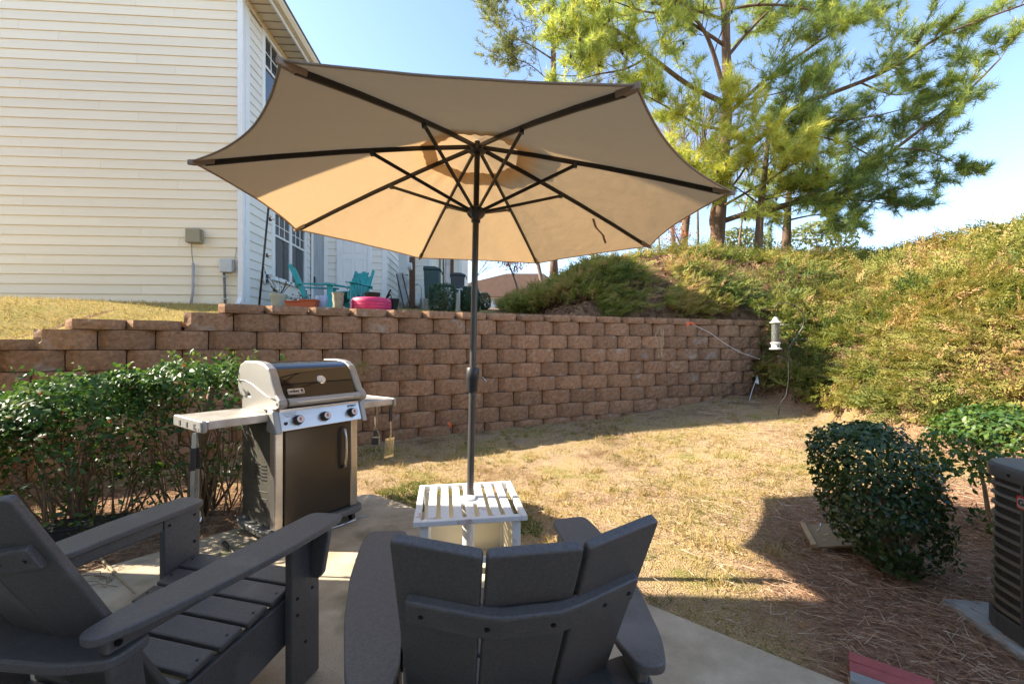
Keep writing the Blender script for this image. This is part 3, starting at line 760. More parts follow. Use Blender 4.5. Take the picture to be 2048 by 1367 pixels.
# ================================================================ adirondack chairs
def rpoly(pts, r, n=5):
    out = []; m = len(pts)
    for i in range(m):
        p0 = Vector(pts[i - 1]); p1 = Vector(pts[i]); p2 = Vector(pts[(i + 1) % m])
        a = (p0 - p1); b = (p2 - p1); rr = min(r, a.length * .45, b.length * .45)
        a = p1 + a.normalized() * rr; b = p1 + b.normalized() * rr
        for k in range(n + 1):
            t = k / n; out.append(tuple((a * (1 - t) ** 2 + p1 * 2 * t * (1 - t) + b * t * t)))
    return out
XYZ = lambda u, v, w: (u, v, w)
def screws(parent, pts, nrm, r=0.0045):
    s_ = MB(); nrm = Vector(nrm).normalized()
    for p in pts:
        p = Vector(p); s_.tube([p - nrm * 0.004, p + nrm * 0.0015], r, 8)
    o = s_.build('screw_heads', 'screw', parent); o['kind'] = 'stuff'; return o
def adirondack(name, label, loc, rz, m='poly', group=None):
    c = thing(name, label, 'chair', loc, rz, group)
    ZA = 0.587; bv = 0.006
    rec = math.atan2(0.335, 0.65); v_ = Vector((0, -math.sin(rec), math.cos(rec))); n_ = Vector((0, math.cos(rec), math.sin(rec)))
    B0 = Vector((0, -0.135, 0.27))
    # seat slats, following a gently dished line
    yy = 0.375; sl = [(0.372 - 0.0905 * i, 0.372 - 0.016 * i - (0.006 if i > 4 else 0)) for i in range(7)]
    for i, (y, z) in enumerate(sl):
        hw = 0.272 - 0.0085 * i
        tl = R(10); o = MB().box((0, y - 0.041, z), (2 * hw, 0.082, 0.021), Euler((tl, 0, 0)).to_matrix()).build('seat_slat', m, c, bevel=bv)
        screws(o, [(sx * (hw - 0.02), y - 0.041, z + 0.0105) for sx in (-1, 1)], (0, -math.sin(tl), math.cos(tl)))
    for sx in (-1, 1):
        # side rail running from the front leg down to the floor behind
        rail = [(0.372, 0.358), (0.385, 0.20), (-0.10, 0.085), (-0.52, 0.0), (-0.64, 0.0), (-0.62, 0.06), (-0.27, 0.238), (-0.17, 0.257), (0.01, 0.293)]
        MB().prism(rail, lambda u, w, t, sx=sx: (sx * (0.262 - (0.385 - u) * 0.09) + t, u, w), -0.014, 0.014).build('side_rail', m, c, bevel=bv)
        # front leg board
        lx = sx * 0.292
        lg = MB().prism([(0.24, 0.006), (0.385, 0.006), (0.385, ZA - 0.014), (0.24, ZA - 0.014)], lambda u, w, t: (lx + t, u, w), -0.014, 0.014).build('leg', m, c, bevel=bv)
        screws(lg, [(lx + sx * 0.0145, 0.27, 0.34), (lx + sx * 0.0145, 0.345, 0.34), (lx + sx * 0.0145, 0.27, 0.28), (lx + sx * 0.0145, 0.31, 0.16)], (sx, 0, 0), 0.006)
        screws(lg, [(lx - sx * 0.0145, 0.36, 0.55), (lx - sx * 0.0145, 0.26, 0.545), (lx - sx * 0.0145, 0.36, 0.44)], (-sx, 0, 0), 0.006)
        # armrest: bowed outer edge, wide rounded front
        pl = [(0.262, 0.40), (0.395, 0.415), (0.405, 0.30), (0.40, 0.12), (0.375, -0.08), (0.335, -0.27), (0.30, -0.345), (0.245, -0.335), (0.232, -0.25), (0.25, 0.1)]
        pl = [(sx * a, b) for a, b in pl]
        MB().prism(rpoly(pl, 0.035), XYZ, ZA - 0.011, ZA + 0.011).build('armrest', m, c, bevel=0.005, seg=3)
        MB().sweep([(sx * 0.292, 0.238, ZA - 0.036), (sx * 0.272, -0.30, ZA - 0.036)], [(0, 0, 1)] * 2, 0.026, 0.044).build('arm_rail', m, c, bevel=bv)
        MB().prism([(0.0, 0.0), (0.075, 0.0), (0.078, -0.02), (0.05, -0.17), (0.035, -0.19), (0.0, -0.19)], lambda u, w, t, sx=sx: (sx * (0.307 + u), 0.345 + t, ZA - 0.014 + w), -0.013, 0.013).build('arm_bracket', m, c, bevel=bv)
        screws(c, [(sx * 0.292, -0.28, ZA - 0.036 )], (sx, 0, 0), 0.008)
    # back slats: middle one flat, the outer ones turned forward
    tilt = R(17); Ls = 0.730; th = 0.020
    for k in (-1, 0, 1):
        if k == 0: bx = Vector((1, 0, 0)); cen0 = 0.0; org = B0
        else:
            bx = Vector((k * math.cos(tilt), 0, 0)) + n_ * math.sin(tilt); org = B0 + Vector((k * 0.087, 0, 0))
        nn = bx.cross(v_) if k >= 0 else v_.cross(bx)
        if nn.dot(n_) < 0: nn = -nn
        w0, w1 = (-0.080, 0.080) if k == 0 else (-0.001, 0.150)
        tw = 0.90   # a little narrower at the bottom
        poly = [(w0 * tw, 0.0), (w1 * tw, 0.0), (w1, Ls), (w0, Ls)] if k == 0 else [(w0 - 0.008, 0.0), (w1 * tw - 0.008, 0.0), (w1, Ls), (w0, Ls)]
        MB().prism(rpoly(poly, 0.010, 3), lambda u, w, t, o_=org, b_=bx, nn=nn: o_ + b_ * u + v_ * w + nn * t, -th / 2, th / 2).build('back_slat', m, c, bevel=0.005, seg=3)
    # curved batten across the back and its screws
    def backpt(x, w, off):
        k = 1 if x > 0 else -1; ax = abs(x)
        f = max(0.0, ax - 0.06); y_ = f * math.sin(tilt) * (1.05 if f < .03 else 1.0)
        return B0 + Vector((k * (min(ax, 0.06) + f * math.cos(tilt)), 0, 0)) + n_ * (y_ + off) + v_ * w
    xs_ = [-0.216, -0.18, -0.14, -0.09, -0.05, 0.0, 0.05, 0.09, 0.14, 0.18, 0.216]
    bt = MB().sweep([backpt(x, 0.575, -0.0235) for x in xs_], [v_] * len(xs_), 0.024, 0.062).build('back_batten', m, c, bevel=0.005)
    screws(bt, [backpt(x, 0.575, -0.0357) for x in (-0.19, -0.075, 0.04, 0.145, 0.2)], -n_, 0.005)
    # lower back support that ties the arms together
    sup = [(-0.29, -0.20), (-0.22, -0.215), (-0.10, -0.262), (0.10, -0.262), (0.22, -0.215), (0.29, -0.20), (0.305, -0.30), (0.20, -0.345), (0.0, -0.375), (-0.20, -0.345), (-0.305, -0.30)]
    MB().prism(rpoly(sup, 0.03, 4), XYZ, ZA - 0.088, ZA - 0.060).build('back_support', m, c, bevel=0.006)
    for sx in (-1, 1):
        MB().prism([(-0.27, 0.50), (-0.20, 0.50), (-0.17, 0.27), (-0.24, 0.25)], lambda u, w, t: (sx * 0.228 + t, u, w), -0.013, 0.013).build('back_leg', m, c, bevel=bv)
    MB().bb((-0.277, 0.30, 0.17), (0.277, 0.326, 0.24)).build('stretcher', m, c, bevel=bv)
    MB().bb((-0.228, -0.16, 0.20), (0.228, -0.134, 0.27)).build('seat_support', m, c, bevel=bv)
    return c
adirondack('adirondack_chair', 'charcoal adirondack chair seen from behind, facing the slatted table', (-0.042, 1.148, 0.006), 0.173, group='charcoal patio chairs')
adirondack('adirondack_chair', 'charcoal adirondack chair seen from its side, nearest the leafy hedge', (-1.133, 1.339, 0.006), -0.252, group='charcoal patio chairs')

# ================================================================ gas grill
gl = thing('gas_grill', 'black and silver gas grill with fold out side shelves on a closed cart', 'grill', (-1.472, 2.966, 0.006), R(54.6))
YZ = lambda a: (lambda u, v, w: (w, u, v))
base = rpoly([(-0.335, -0.275), (0.335, -0.275), (0.335, 0.26), (-0.335, 0.26)], 0.10, 6)
MB().prism(base, XYZ, 0.065, 0.105).build('base', 'grey_base', gl, bevel=0.008, seg=3)
for sx in (-1, 1):
    for sy in (-1, 1):
        w_ = MB(); cx, cy = sx * 0.26, sy * 0.2
        w_.tube([(cx - 0.012, cy, 0.03), (cx + 0.012, cy, 0.03)], 0.03, 14); cs = w_.build('caster', 'plastic', gl, smooth=True, auto=50)
        MB().bb((cx - 0.018, cy - 0.02, 0.045), (cx + 0.018, cy + 0.02, 0.0645)).build('fork', 'chrome', cs)
# cart: side panels, posts, door
for sx in (-1, 1):
    sp = MB().bb((sx * 0.285 - (0 if sx < 0 else 0.02), -0.168, 0.1055), (sx * 0.285 + (0.02 if sx < 0 else 0), 0.22, 0.75)).build('side_panel', 'cart', gl, bevel=0.004)
    vs_ = MB()
    for j in range(5):
        for q in (0, 1):
            z = 0.40 + 0.022 * j; y = -0.09 + 0.09 * q
            vs_.box((sx * 0.2855, y, z), (0.004, 0.075, 0.008), Euler((R(-6), 0, 0)).to_matrix())
    vs_.build('vent_slots', 'black_print', sp)['kind'] = 'stuff'
    gv = MB()
    for j in range(4): gv.box((sx * 0.2865, 0.02, 0.18 + 0.045 * j), (0.003, 0.30, 0.005), Euler((R(-5), 0, 0)).to_matrix())
    gv.build('moulded_lines', 'cast_dark', sp)['kind'] = 'stuff'
    MB().bb((sx * 0.29 - (0 if sx < 0 else 0.055), -0.232, 0.1055), (sx * 0.29 + (0.055 if sx < 0 else 0), -0.17, 0.745)).build('front_post', 'steel', gl, bevel=0.008, seg=3)
MB().bb((-0.26, 0.20, 0.1055), (0.26, 0.215, 0.75)).build('back_panel', 'cart', gl)
dr = MB().bb((-0.230, -0.236, 0.118), (0.230, -0.205, 0.715)).build('door', 'door', gl, bevel=0.006)
hd = MB(); hz = [(0.165, -0.236, 0.40), (0.166, -0.27, 0.415), (0.167, -0.278, 0.48), (0.167, -0.28, 0.54), (0.167, -0.278, 0.60), (0.166, -0.27, 0.665), (0.165, -0.236, 0.68)]
hd.tube(hz, 0.011, 10); hd.build('door_handle', 'steel', dr, smooth=True)
MB().bb((0.135, -0.2375, 0.40), (0.158, -0.2362, 0.68)).build('handle_recess', 'black_print', dr)
# firebox
MB().prism([(-0.215, 0.74), (-0.235, 0.89), (0.22, 0.89), (0.20, 0.74)], lambda u, v, w: (w, u, v), -0.272, 0.272).build('firebox', 'cast_dark', gl, bevel=0.008)
# control panel, tilted back
cp0 = Vector((0, -0.300, 0.728)); cp1 = Vector((0, -0.262, 0.842)); cpu = (cp1 - cp0).normalized(); cpn = Vector((0, -cpu.z, cpu.y))
pan = MB().prism([(0, 0), (cp1.y - cp0.y, cp1.z - cp0.z), (0.035, 0.128), (0.075, 0.130), (0.075, 0.0)], lambda u, v, w: (w, cp0.y + u, cp0.z + v), -0.278, 0.278).build('control_panel', 'steel', gl, bevel=0.004)
for sx in (-1, 1):
    MB().prism([(-0.012, -0.014), (0.034, 0.120), (0.06, 0.136), (0.10, 0.13), (0.115, 0.0), (0.09, -0.01)], lambda u, v, w: (w, cp0.y + u, cp0.z + v), sx * 0.2785 if sx > 0 else -0.318, 0.318 if sx > 0 else -0.2785).build('panel_end', 'cast', gl, bevel=0.008, seg=3)
def onpanel(x, h, off): return cp0 + Vector((x, 0, 0)) + cpu * h + cpn * off
def text(name, s, size, m, parent, origin, xdir, ydir, depth=0.0008, align='CENTER', shear=0.0, spx=1.0):
    cu = bpy.data.curves.new(name, 'FONT'); cu.body = s; cu.size = size; cu.extrude = depth; cu.align_x = align; cu.align_y = 'CENTER'; cu.shear = shear
    cu.offset = 0.0007 if size < 0.1 else 0
    tmp = bpy.data.objects.new(name, cu); COL.objects.link(tmp)
    bpy.context.view_layer.update()
    me = bpy.data.meshes.new_from_object(tmp.evaluated_get(bpy.context.evaluated_depsgraph_get())); bpy.data.objects.remove(tmp)
    x_ = Vector(xdir).normalized(); y_ = Vector(ydir).normalized(); z_ = x_.cross(y_)
    for v in me.vertices: v.co = Vector(origin) + x_ * (v.co.x * spx) + y_ * v.co.y + z_ * v.co.z
    me.materials.clear(); me.name = name
    return put(name, me, m, parent)
def kettle(parent, o, xd, yd, s, m):
    """small emblem: round kettle on three splayed legs"""
    x_ = Vector(xd).normalized(); y_ = Vector(yd).normalized(); z_ = x_.cross(y_); o = Vector(o)
    k = MB(); P3 = lambda u, v, w: o + x_ * u * s + y_ * v * s + z_ * w
    k.prism([(0.36 * math.cos(a), 0.2 + 0.32 * math.sin(a)) for a in np.linspace(0, 2 * math.pi, 15)[:-1]], P3, 0, 0.0008)
    k.prism([(-0.16, -0.08), (0.16, -0.08), (0.42, -0.55), (0.26, -0.55), (0.0, -0.2), (-0.26, -0.55), (-0.42, -0.55)], P3, 0, 0.0009)
    k.prism([(-0.08, 0.5), (0.08, 0.5), (0.08, 0.62), (-0.08, 0.62)], P3, 0, 0.0009)
    return k.build('emblem', m, parent)
for i, x in enumerate((-0.175, 0.005, 0.205)):
    hgt = 0.055
    bz = MB(); bz.tube([onpanel(x, hgt, 0.0), onpanel(x, hgt, 0.006)], [0.037, 0.034], 24); kn = bz.build('control_knob', 'chrome', gl, smooth=True, auto=40)
    MB().tube([onpanel(x, hgt, 0.006), onpanel(x, hgt, 0.012), onpanel(x, hgt, 0.036), onpanel(x, hgt, 0.040)], [0.032, 0.031, 0.026, 0.024], 24).build('knob_body', 'plastic', kn, smooth=True, auto=40)
    MB().tube([onpanel(x, hgt, 0.0402), onpanel(x, hgt, 0.042)], 0.021, 24).build('knob_cap', 'white_dial', kn, smooth=True, auto=40)
    kettle(kn, onpanel(x, hgt, 0.0424), (1, 0, 0), cpu, 0.021, 'red_print')
MB().tube([onpanel(-0.248, 0.045, 0.0), onpanel(-0.248, 0.045, 0.01)], [0.011, 0.009], 12).build('ignition_button', 'plastic', gl, smooth=True)
text('panel_lettering', 'SPIRIT', 0.021, 'black_print', gl, onpanel(0.215, 0.103, 0.0005), (1, 0, 0), cpu, shear=0.3, spx=1.25)
fine = MB()
for j in range(4): fine.box(onpanel(-0.215, 0.108 - 0.008 * j, 0.0008), (0.09 - 0.012 * j, 0.0006, 0.002), Euler((R(-18), 0, 0)).to_matrix())
fine.build('fine_print', 'black_print', gl)['kind'] = 'stuff'
# lid
lidp = [(-0.276, 0.885), (-0.277, 0.91), (-0.262, 0.94), (-0.232, 0.998), (-0.20, 1.055), (-0.17, 1.098), (-0.125, 1.125), (-0.06, 1.138), (0.04, 1.142), (0.13, 1.140), (0.195, 1.118), (0.225, 1.07), (0.228, 0.98), (0.225, 0.885)]
def dense(p, k=3):
    out = []; n = len(p)
    for i in range(n):
        a = Vector(p[i]); b = Vector(p[(i + 1) % n])
        if i == n - 1: out.append(tuple(a)); break
        p0 = Vector(p[i - 1]) if i > 0 else a; p3 = Vector(p[i + 2]) if i + 2 < n else b
        for q in range(k):
            t = q / k
            out.append(tuple(0.5 * ((2 * a) + (b - p0) * t + (2 * p0 - 5 * a + 4 * b - p3) * t * t + (3 * a - p0 - 3 * b + p3) * t ** 3)))
    return out
lid = MB().prism(dense(lidp), lambda u, v, w: (w, u, v), -0.25, 0.25).build('lid', 'enamel', gl, auto=35)
endp = [(-0.315, 0.872), (-0.328, 0.895), (-0.315, 0.92), (-0.275, 0.95), (-0.243, 1.0), (-0.212, 1.06), (-0.180, 1.105), (-0.13, 1.133), (-0.06, 1.146), (0.04, 1.150), (0.14, 1.148), (0.205, 1.124), (0.236, 1.07), (0.242, 0.95), (0.235, 0.925), (0.13, 0.905), (0.115, 0.935), (0.085, 0.945), (0.055, 0.925), (0.045, 0.885), (-0.02, 0.855), (-0.15, 0.845), (-0.27, 0.855)]
for sx in (-1, 1):
    e = MB().prism(endp, lambda u, v, w: (w, u, v), sx * 0.2505 if sx > 0 else -0.305, 0.305 if sx > 0 else -0.2505).build('lid_end', 'cast', gl, bevel=0.012, seg=3)
    rr = MB(); pts = [(sx * 0.307, 0.238, 1.02), (sx * 0.307, 0.12, 1.018), (sx * 0.307, 0.02, 1.0), (sx * 0.307, -0.08, 0.965), (sx * 0.307, -0.18, 0.935), (sx * 0.307, -0.28, 0.92)]
    rr.tube(pts, 0.0035, 6); rr.build('raised_line', 'cast', e, smooth=True)
    MB().tube([(sx * 0.304, -0.295, 0.895), (sx * 0.308, -0.295, 0.895)], 0.009, 12).build('pivot_screw', 'plastic', e)
    MB().prism([(-0.16, 0.80), (0.20, 0.80), (0.205, 0.93), (0.05, 0.92), (-0.10, 0.87)], lambda u, v, w: (w, u, v), sx * 0.2725 if sx > 0 else -0.296, 0.296 if sx > 0 else -0.2725).build('firebox_end', 'cast', gl, bevel=0.01)
hb = MB(); hb.prism([(-0.322, 0.878), (-0.335, 0.893), (-0.332, 0.915), (-0.312, 0.922), (-0.268, 0.918), (-0.268, 0.905), (-0.30, 0.88)], lambda u, v, w: (w, u - 0.012 * (1 - (w / 0.25) ** 2), v), -0.25, 0.25)
hb = MB()
ws = np.linspace(-0.2495, 0.2495, 13); hp = [(-0.318, 0.876), (-0.334, 0.890), (-0.333, 0.912), (-0.314, 0.924), (-0.262, 0.921), (-0.262, 0.906), (-0.302, 0.880)]
V = [(w, u - 0.012 * (1 - (w / 0.25) ** 2), v + 0.0) for w in ws for u, v in hp]; k7 = len(hp)
FC = [(i * k7 + j, i * k7 + (j + 1) % k7, (i + 1) * k7 + (j + 1) % k7, (i + 1) * k7 + j) for i in range(12) for j in range(k7)] + [tuple(range(k7)), tuple(range(12 * k7, 13 * k7))[::-1]]
ho = hb.add(V, FC).build('lid_handle', 'cast', gl, bevel=0.004)
hl = MB(); hl.tube([(w, -0.335 - 0.012 * (1 - (w / 0.25) ** 2), 0.902) for w in ws[1:-1]], 0.004, 6); hl.build('handle_highlight_bar', 'chrome', ho, smooth=True)
# thermometer and badge on the lid front (lid front slope)
s0 = Vector((0, -0.262, 0.94)); s1 = Vector((0, -0.20, 1.05)); su = (s1 - s0).normalized(); sn = Vector((0, -su.z, su.y))
def onlid(x, t, off): return s0 + (s1 - s0) * t + Vector((x, 0, 0)) + sn * off
dl = MB(); dl.tube([onlid(0.02, 0.72, -0.004), onlid(0.02, 0.72, 0.006), onlid(0.02, 0.72, 0.010)], [0.031, 0.031, 0.027], 24); d0 = dl.build('thermometer', 'chrome', gl, smooth=True, auto=40)
MB().tube([onlid(0.02, 0.72, 0.0102), onlid(0.02, 0.72, 0.0115)], 0.022, 24).build('dial', 'white_dial', d0)
MB().sweep([onlid(0.02, 0.72, 0.012), onlid(0.012, 0.6, 0.012)], [sn] * 2, 0.002, 0.001).build('needle', 'black_print', d0)
bx_ = MB(); bp = rpoly([(-0.052, -0.019), (0.052, -0.019), (0.052, 0.019), (-0.052, 0.019)], 0.008, 4)
bo = Vector((-0.165, 0, 0)); PB = lambda u, v, w: onlid(-0.168 + u, 0.17, w) + su * v
bd = bx_.prism(bp, PB, 0.001, 0.005).build('badge', 'silver_badge', gl)
bp2 = [(u * 0.94, v * 0.86) for u, v in bp]; MB().prism(bp2, PB, 0.0052, 0.0056).build('badge_border', 'black_print', bd)
bp3 = [(u * 0.915, v * 0.80) for u, v in bp]; MB().prism(bp3, PB, 0.0058, 0.0062).build('badge_field', 'silver_badge', bd)
text('badge_lettering', 'weber', 0.030, 'black_print', bd, PB(-0.012, 0.001, 0.0066), (1, 0, 0), su, spx=0.86)
kettle(bd, PB(0.036, 0.0, 0.0066), (1, 0, 0), su, 0.022, 'black_print')
# shelves
for sx in (-1, 1):
    a, b = (-0.635, -0.300) if sx < 0 else (0.300, 0.62)
    MB().bb((a, -0.215, 0.785), (b, 0.205, 0.832)).build('side_shelf', 'steel_dirty', gl, bevel=0.006, seg=3)
    ea, eb = (-0.665, -0.636) if sx < 0 else (0.621, 0.648)
    ec = MB().prism(rpoly([(-0.225, 0.77), (0.215, 0.77), (0.215, 0.836), (-0.225, 0.836)], 0.02, 4), lambda u, v, w: (w, u, v), ea, eb).build('shelf_end', 'cast', gl, bevel=0.008, seg=3)
    hk = MB()
    for j in range(3): hk.box((sx * 0.662 if sx < 0 else 0.6465, -0.12 + 0.11 * j, 0.80), (0.012, 0.03, 0.035))
    hk.build('tool_hook', 'cast_dark', ec, bevel=0.004)['kind'] = 'stuff'
def gw(x, y, z):
    return gl.location + Vector((x * math.cos(R(54.6)) - y * math.sin(R(54.6)), x * math.sin(R(54.6)) + y * math.cos(R(54.6)), z))
# tools hanging from the shelves
p = gw(-0.676, -0.16, 0.79)
tg = thing('grill_tongs', 'long steel tongs hanging from the left shelf of the grill', 'tongs', p)
for s_ in (-1, 1):
    MB().sweep([(0, 0.004 * s_, -0.02), (0.004, 0.014 * s_, -0.12), (0.0, 0.018 * s_, -0.30), (0.0, 0.012 * s_, -0.46)], [(1, 0.4, 0)] * 4, 0.005, 0.02).build('arm', 'chrome', tg)
    MB().sweep([(0.002, 0.012 * s_, -0.10), (0.003, 0.02 * s_, -0.22)], [(1, 0.4, 0)] * 2, 0.012, 0.026).build('grip', 'wood_tool', tg, bevel=0.003)
    MB().sweep([(0.0, 0.012 * s_, -0.455), (0.0, 0.022 * s_, -0.49), (0.0, 0.012 * s_, -0.51)], [(1, 0.4, 0)] * 3, 0.006, 0.04).build('jaw', 'chrome', tg)
MB().tube([(0, 0, 0.015), (0.008, 0, 0.0), (0, 0, -0.025)], 0.003, 6).build('loop', 'chrome', tg)
p = gw(0.66, 0.05, 0.79)
br = thing('grill_brush', 'wooden handled wire brush hanging from the right shelf of the grill', 'brush', p)
MB().tube([(0, 0, 0.0), (0, 0, -0.06), (0.002, 0, -0.18), (0.002, 0, -0.25)], [0.008, 0.012, 0.012, 0.009], 8).build('handle', mat('pale_wood_handle', (0.40, 0.30, 0.19), 0.6, var=0.2), br, smooth=True)
MB().prism([(-0.012, -0.235), (0.012, -0.235), (0.03, -0.29), (0.03, -0.36), (-0.03, -0.36), (-0.03, -0.29)], lambda u, v, w: (u, w, v), -0.008, 0.008).build('head', 'chrome', br, bevel=0.002)
MB().bb((-0.028, -0.03, -0.358), (0.028, -0.0085, -0.30)).build('bristles', 'cast_dark', br)
p = gw(0.66, -0.14, 0.79)
sp = thing('grill_spatula', 'black handled slotted spatula hanging behind the brush', 'spatula', p, R(50))
MB().sweep([(0, 0, 0.0), (0.0, 0.004, -0.15)], [(1, 0, 0)] * 2, 0.012, 0.028).build('handle', 'wood_tool', sp, bevel=0.004)
MB().sweep([(0, 0.004, -0.15), (0.0, 0.0, -0.26), (0, 0.012, -0.30)], [(1, 0, 0)] * 3, 0.003, 0.012).build('shank', 'chrome', sp)
bl = MB()
for j in range(5): bl.sweep([(-0.034 + 0.017 * j, 0.012, -0.295), (-0.036 + 0.018 * j, 0.03, -0.43)], [(1, 0, 0)] * 2, 0.0025, 0.012)
bl.bb((-0.042, 0.029, -0.445), (0.042, 0.032, -0.43)); bl.bb((-0.042, 0.0105, -0.30), (0.042, 0.0135, -0.285)); bl.build('blade', 'chrome', sp)['kind'] = 'stuff'
rod = thing('metal_rod', 'thin bent metal rod lying on the patio under the right end of the grill', 'rod', gw(0.1, -0.38, 0.0))
z0 = rod.location
MB().tube([gpix(*q, 0.015) - z0 for q in ((640, 1062), (680, 1050), (712, 1038))], 0.004, 6).build('shaft', 'steel', rod)
MB().tube([gpix(*q, 0.015) - z0 for q in ((690, 1047), (715, 1033), (740, 1030))], 0.004, 6).build('prong', 'steel', rod)
# black handled brush on the slab
p = gpix(455, 1095, 0.01)
tl = thing('dropped_brush', 'black handled brush lying on the patio in front of the grill', 'brush', (p.x, p.y, 0.012), R(-40))
MB().tube([(-0.09, 0, 0.008), (-0.06, 0, 0.011), (0.0, 0, 0.009), (0.03, 0, 0.007)], [0.008, 0.014, 0.011, 0.007], 10).build('handle', 'wood_tool', tl, smooth=True)
MB().tube([(0.03, 0, 0.007), (0.16, 0.0, 0.006)], 0.0045, 8).build('shank', 'chrome', tl, smooth=True)
MB().tube([(-0.10, 0, 0.008), (-0.088, 0, 0.008)], 0.009, 10).build('cap', 'chrome', tl, smooth=True)
# ================================================================ air conditioner
ac = thing('air_conditioner', 'dark louvred outdoor air conditioner unit standing on a concrete pad', 'air conditioner', (2.42, 1.50, 0.03), R(-12))
def rsq(h, r, n=8): return rpoly([(-h, -h), (h, -h), (h, h), (-h, h)], r, n)
MB().prism(rsq(0.3745, 0.145), XYZ, 0.06, 0.66).build('coil', 'ac_coil', ac, smooth=False)
nl = 13
for i in range(nl):
    z = 0.085 + i * 0.0445
    rr0 = [(0.374, z), (0.384, z + 0.002), (0.380, z + 0.012), (0.374, z + 0.014)]
    rg = [[Vector((u, v, zz)) for u, v in rsq(h, 0.148)] for h, zz in rr0]; n = len(rg[0])
    MB().add([p for r_ in rg for p in r_], [(k * n + j, k * n + (j + 1) % n, (k + 1) * n + (j + 1) % n, (k + 1) * n + j) for k in range(3) for j in range(n)]).build('louver', 'ac_louver', ac)
rb_ = MB()
for sx, sy in ((-1, 0.3), (-1, -0.35), (-0.35, 1), (0.35, 1), (1, 0.3), (0.3, -1), (-0.35, -1)):
    rb_.box((sx * 0.382 if abs(sx) == 1 else sx * 0.5, sy * 0.382 if abs(sy) == 1 else sy * 0.5, 0.36), (0.012, 0.012, 0.60))
rb_.build('louver_rib', 'ac_paint', ac)['kind'] = 'stuff'
MB().prism(rsq(0.388, 0.15), XYZ, 0.0, 0.072).build('base_pan', 'ac_paint', ac, bevel=0.005)
tp = MB(); prof = [(0.392, 0.655), (0.394, 0.70), (0.385, 0.716), (0.33, 0.724), (0.285, 0.722), (0.27, 0.70)]
rings = [[Vector((u, v, z)) for u, v in rsq(h, max(0.12, h * 0.95) if i > 3 else 0.155)] for i, (h, z) in enumerate(prof)]; n = len(rings[0])
V = [p for r in rings for p in r]; FC = [(i * n + j, i * n + (j + 1) % n, (i + 1) * n + (j + 1) % n, (i + 1) * n + j) for i in range(len(prof) - 1) for j in range(n)]
tpo = tp.add(V, FC).build('top_cover', 'ac_paint', ac, auto=35)
screws(tpo, [(-0.394, y, 0.68) for y in (-0.2, -0.05, 0.08, 0.2)] , (-1, 0, 0), 0.007)
gr_ = MB()
for i in range(9):
    r0 = 0.03 + 0.028 * i; gr_.tube([(r0 * math.cos(a), r0 * math.sin(a), 0.712) for a in np.linspace(0, 2 * math.pi, 25)], 0.0025, 5, cap=False)
gr_.build('fan_grille', 'black_print', tpo)['kind'] = 'stuff'
MB().lathe([(0.268, 0.5), (0.268, 0.69), (0.266, 0.69), (0.266, 0.5)], 28).build('fan_shroud', 'ac_coil', ac)
bd = MB().prism(rpoly([(-0.075, -0.026), (0.075, -0.026), (0.075, 0.026), (-0.075, 0.026)], 0.01, 4), lambda u, v, w: (-0.386 - w, 0.09 - u, 0.585 + v), 0, 0.008).build('badge', 'ac_red', ac)
MB().prism(rpoly([(-0.069, -0.020), (0.069, -0.020), (0.069, 0.020), (-0.069, 0.020)], 0.008, 4), lambda u, v, w: (-0.386 - w, 0.09 - u, 0.585 + v), 0.0082, 0.0095).build('badge_face', 'ac_badge', bd)
text('badge_lettering', 'Goodman', 0.032, 'black_print', bd, (-0.3962, 0.09, 0.585), (0, -1, 0), (0, 0, 1))
pd = MB().box((2.44, 1.53, 0.0), (0.86, 0.98, 0.05), Euler((0, 0, R(-10))).to_matrix()).build('concrete_pad', 'pad', bevel=0.02)
tag(pd, 'pale rough concrete pad under the air conditioner', 'concrete pad')

# ================================================================ pavers at the slab corner
p0 = gpix(1697, 1300, 0.05); pe = Vector((0.80, -0.60, 0)).normalized(); pn = Vector((-0.60, -0.80, 0)).normalized()
pv = thing('paver_edging', 'short row of loose red pavers beside the patio slab', 'pavers', (p0.x, p0.y, 0))
for j, (a, b, m_, l_) in enumerate(((0.0, 0.0, 'paver', 0.24), (0.246, 0.03, 'paver', 0.22), (0.0, 0.062, 'paver', 0.24), (0.25, 0.10, 'paver', 0.22), (0.0, 0.125, 'paver_grey', 0.26))):
    c_ = pe * (a + l_ / 2) + pn * (b + 0.028)
    MB().box((c_.x, c_.y, 0.020), (l_, 0.056, 0.06), Euler((R(3), 0, math.atan2(pe.y, pe.x) + 0.02 * (j % 3 - 1))).to_matrix()).build('paver', m_, pv, bevel=0.004)

# ================================================================ tan board leaning by the round bush
q = gpix(1655, 1075, 0.06)
bo = thing('tan_board', 'flat tan cabinet board lying in the straw beside the clipped bush', 'board', (q.x + 0.12, q.y + 0.02, gz(q.x, q.y) + 0.02), R(-24))
rt = Euler((R(4), R(-14), 0)).to_matrix()
MB().box((0, 0, 0.04), (0.42, 0.30, 0.014), rt).build('panel', 'tan_wood', bo, bevel=0.002)
MB().box(rt @ Vector((-0.195, 0, 0)) + Vector((0, 0, 0.055)), (0.03, 0.30, 0.02), rt).build('cleat', mat('pale_batten', (0.42, 0.27, 0.13), 0.6, var=0.2), bo, bevel=0.002)
nl_ = MB()
for j in range(4): nl_.box(rt @ Vector((-0.13 + 0.03 * (j % 2), -0.11 + 0.07 * j, 0.02)) + Vector((0, 0, 0.045)), (0.03, 0.004, 0.004), Euler((0, R(-20), 0.4 * j)).to_matrix())
nl_.build('nails', 'chrome', bo)['kind'] = 'stuff'

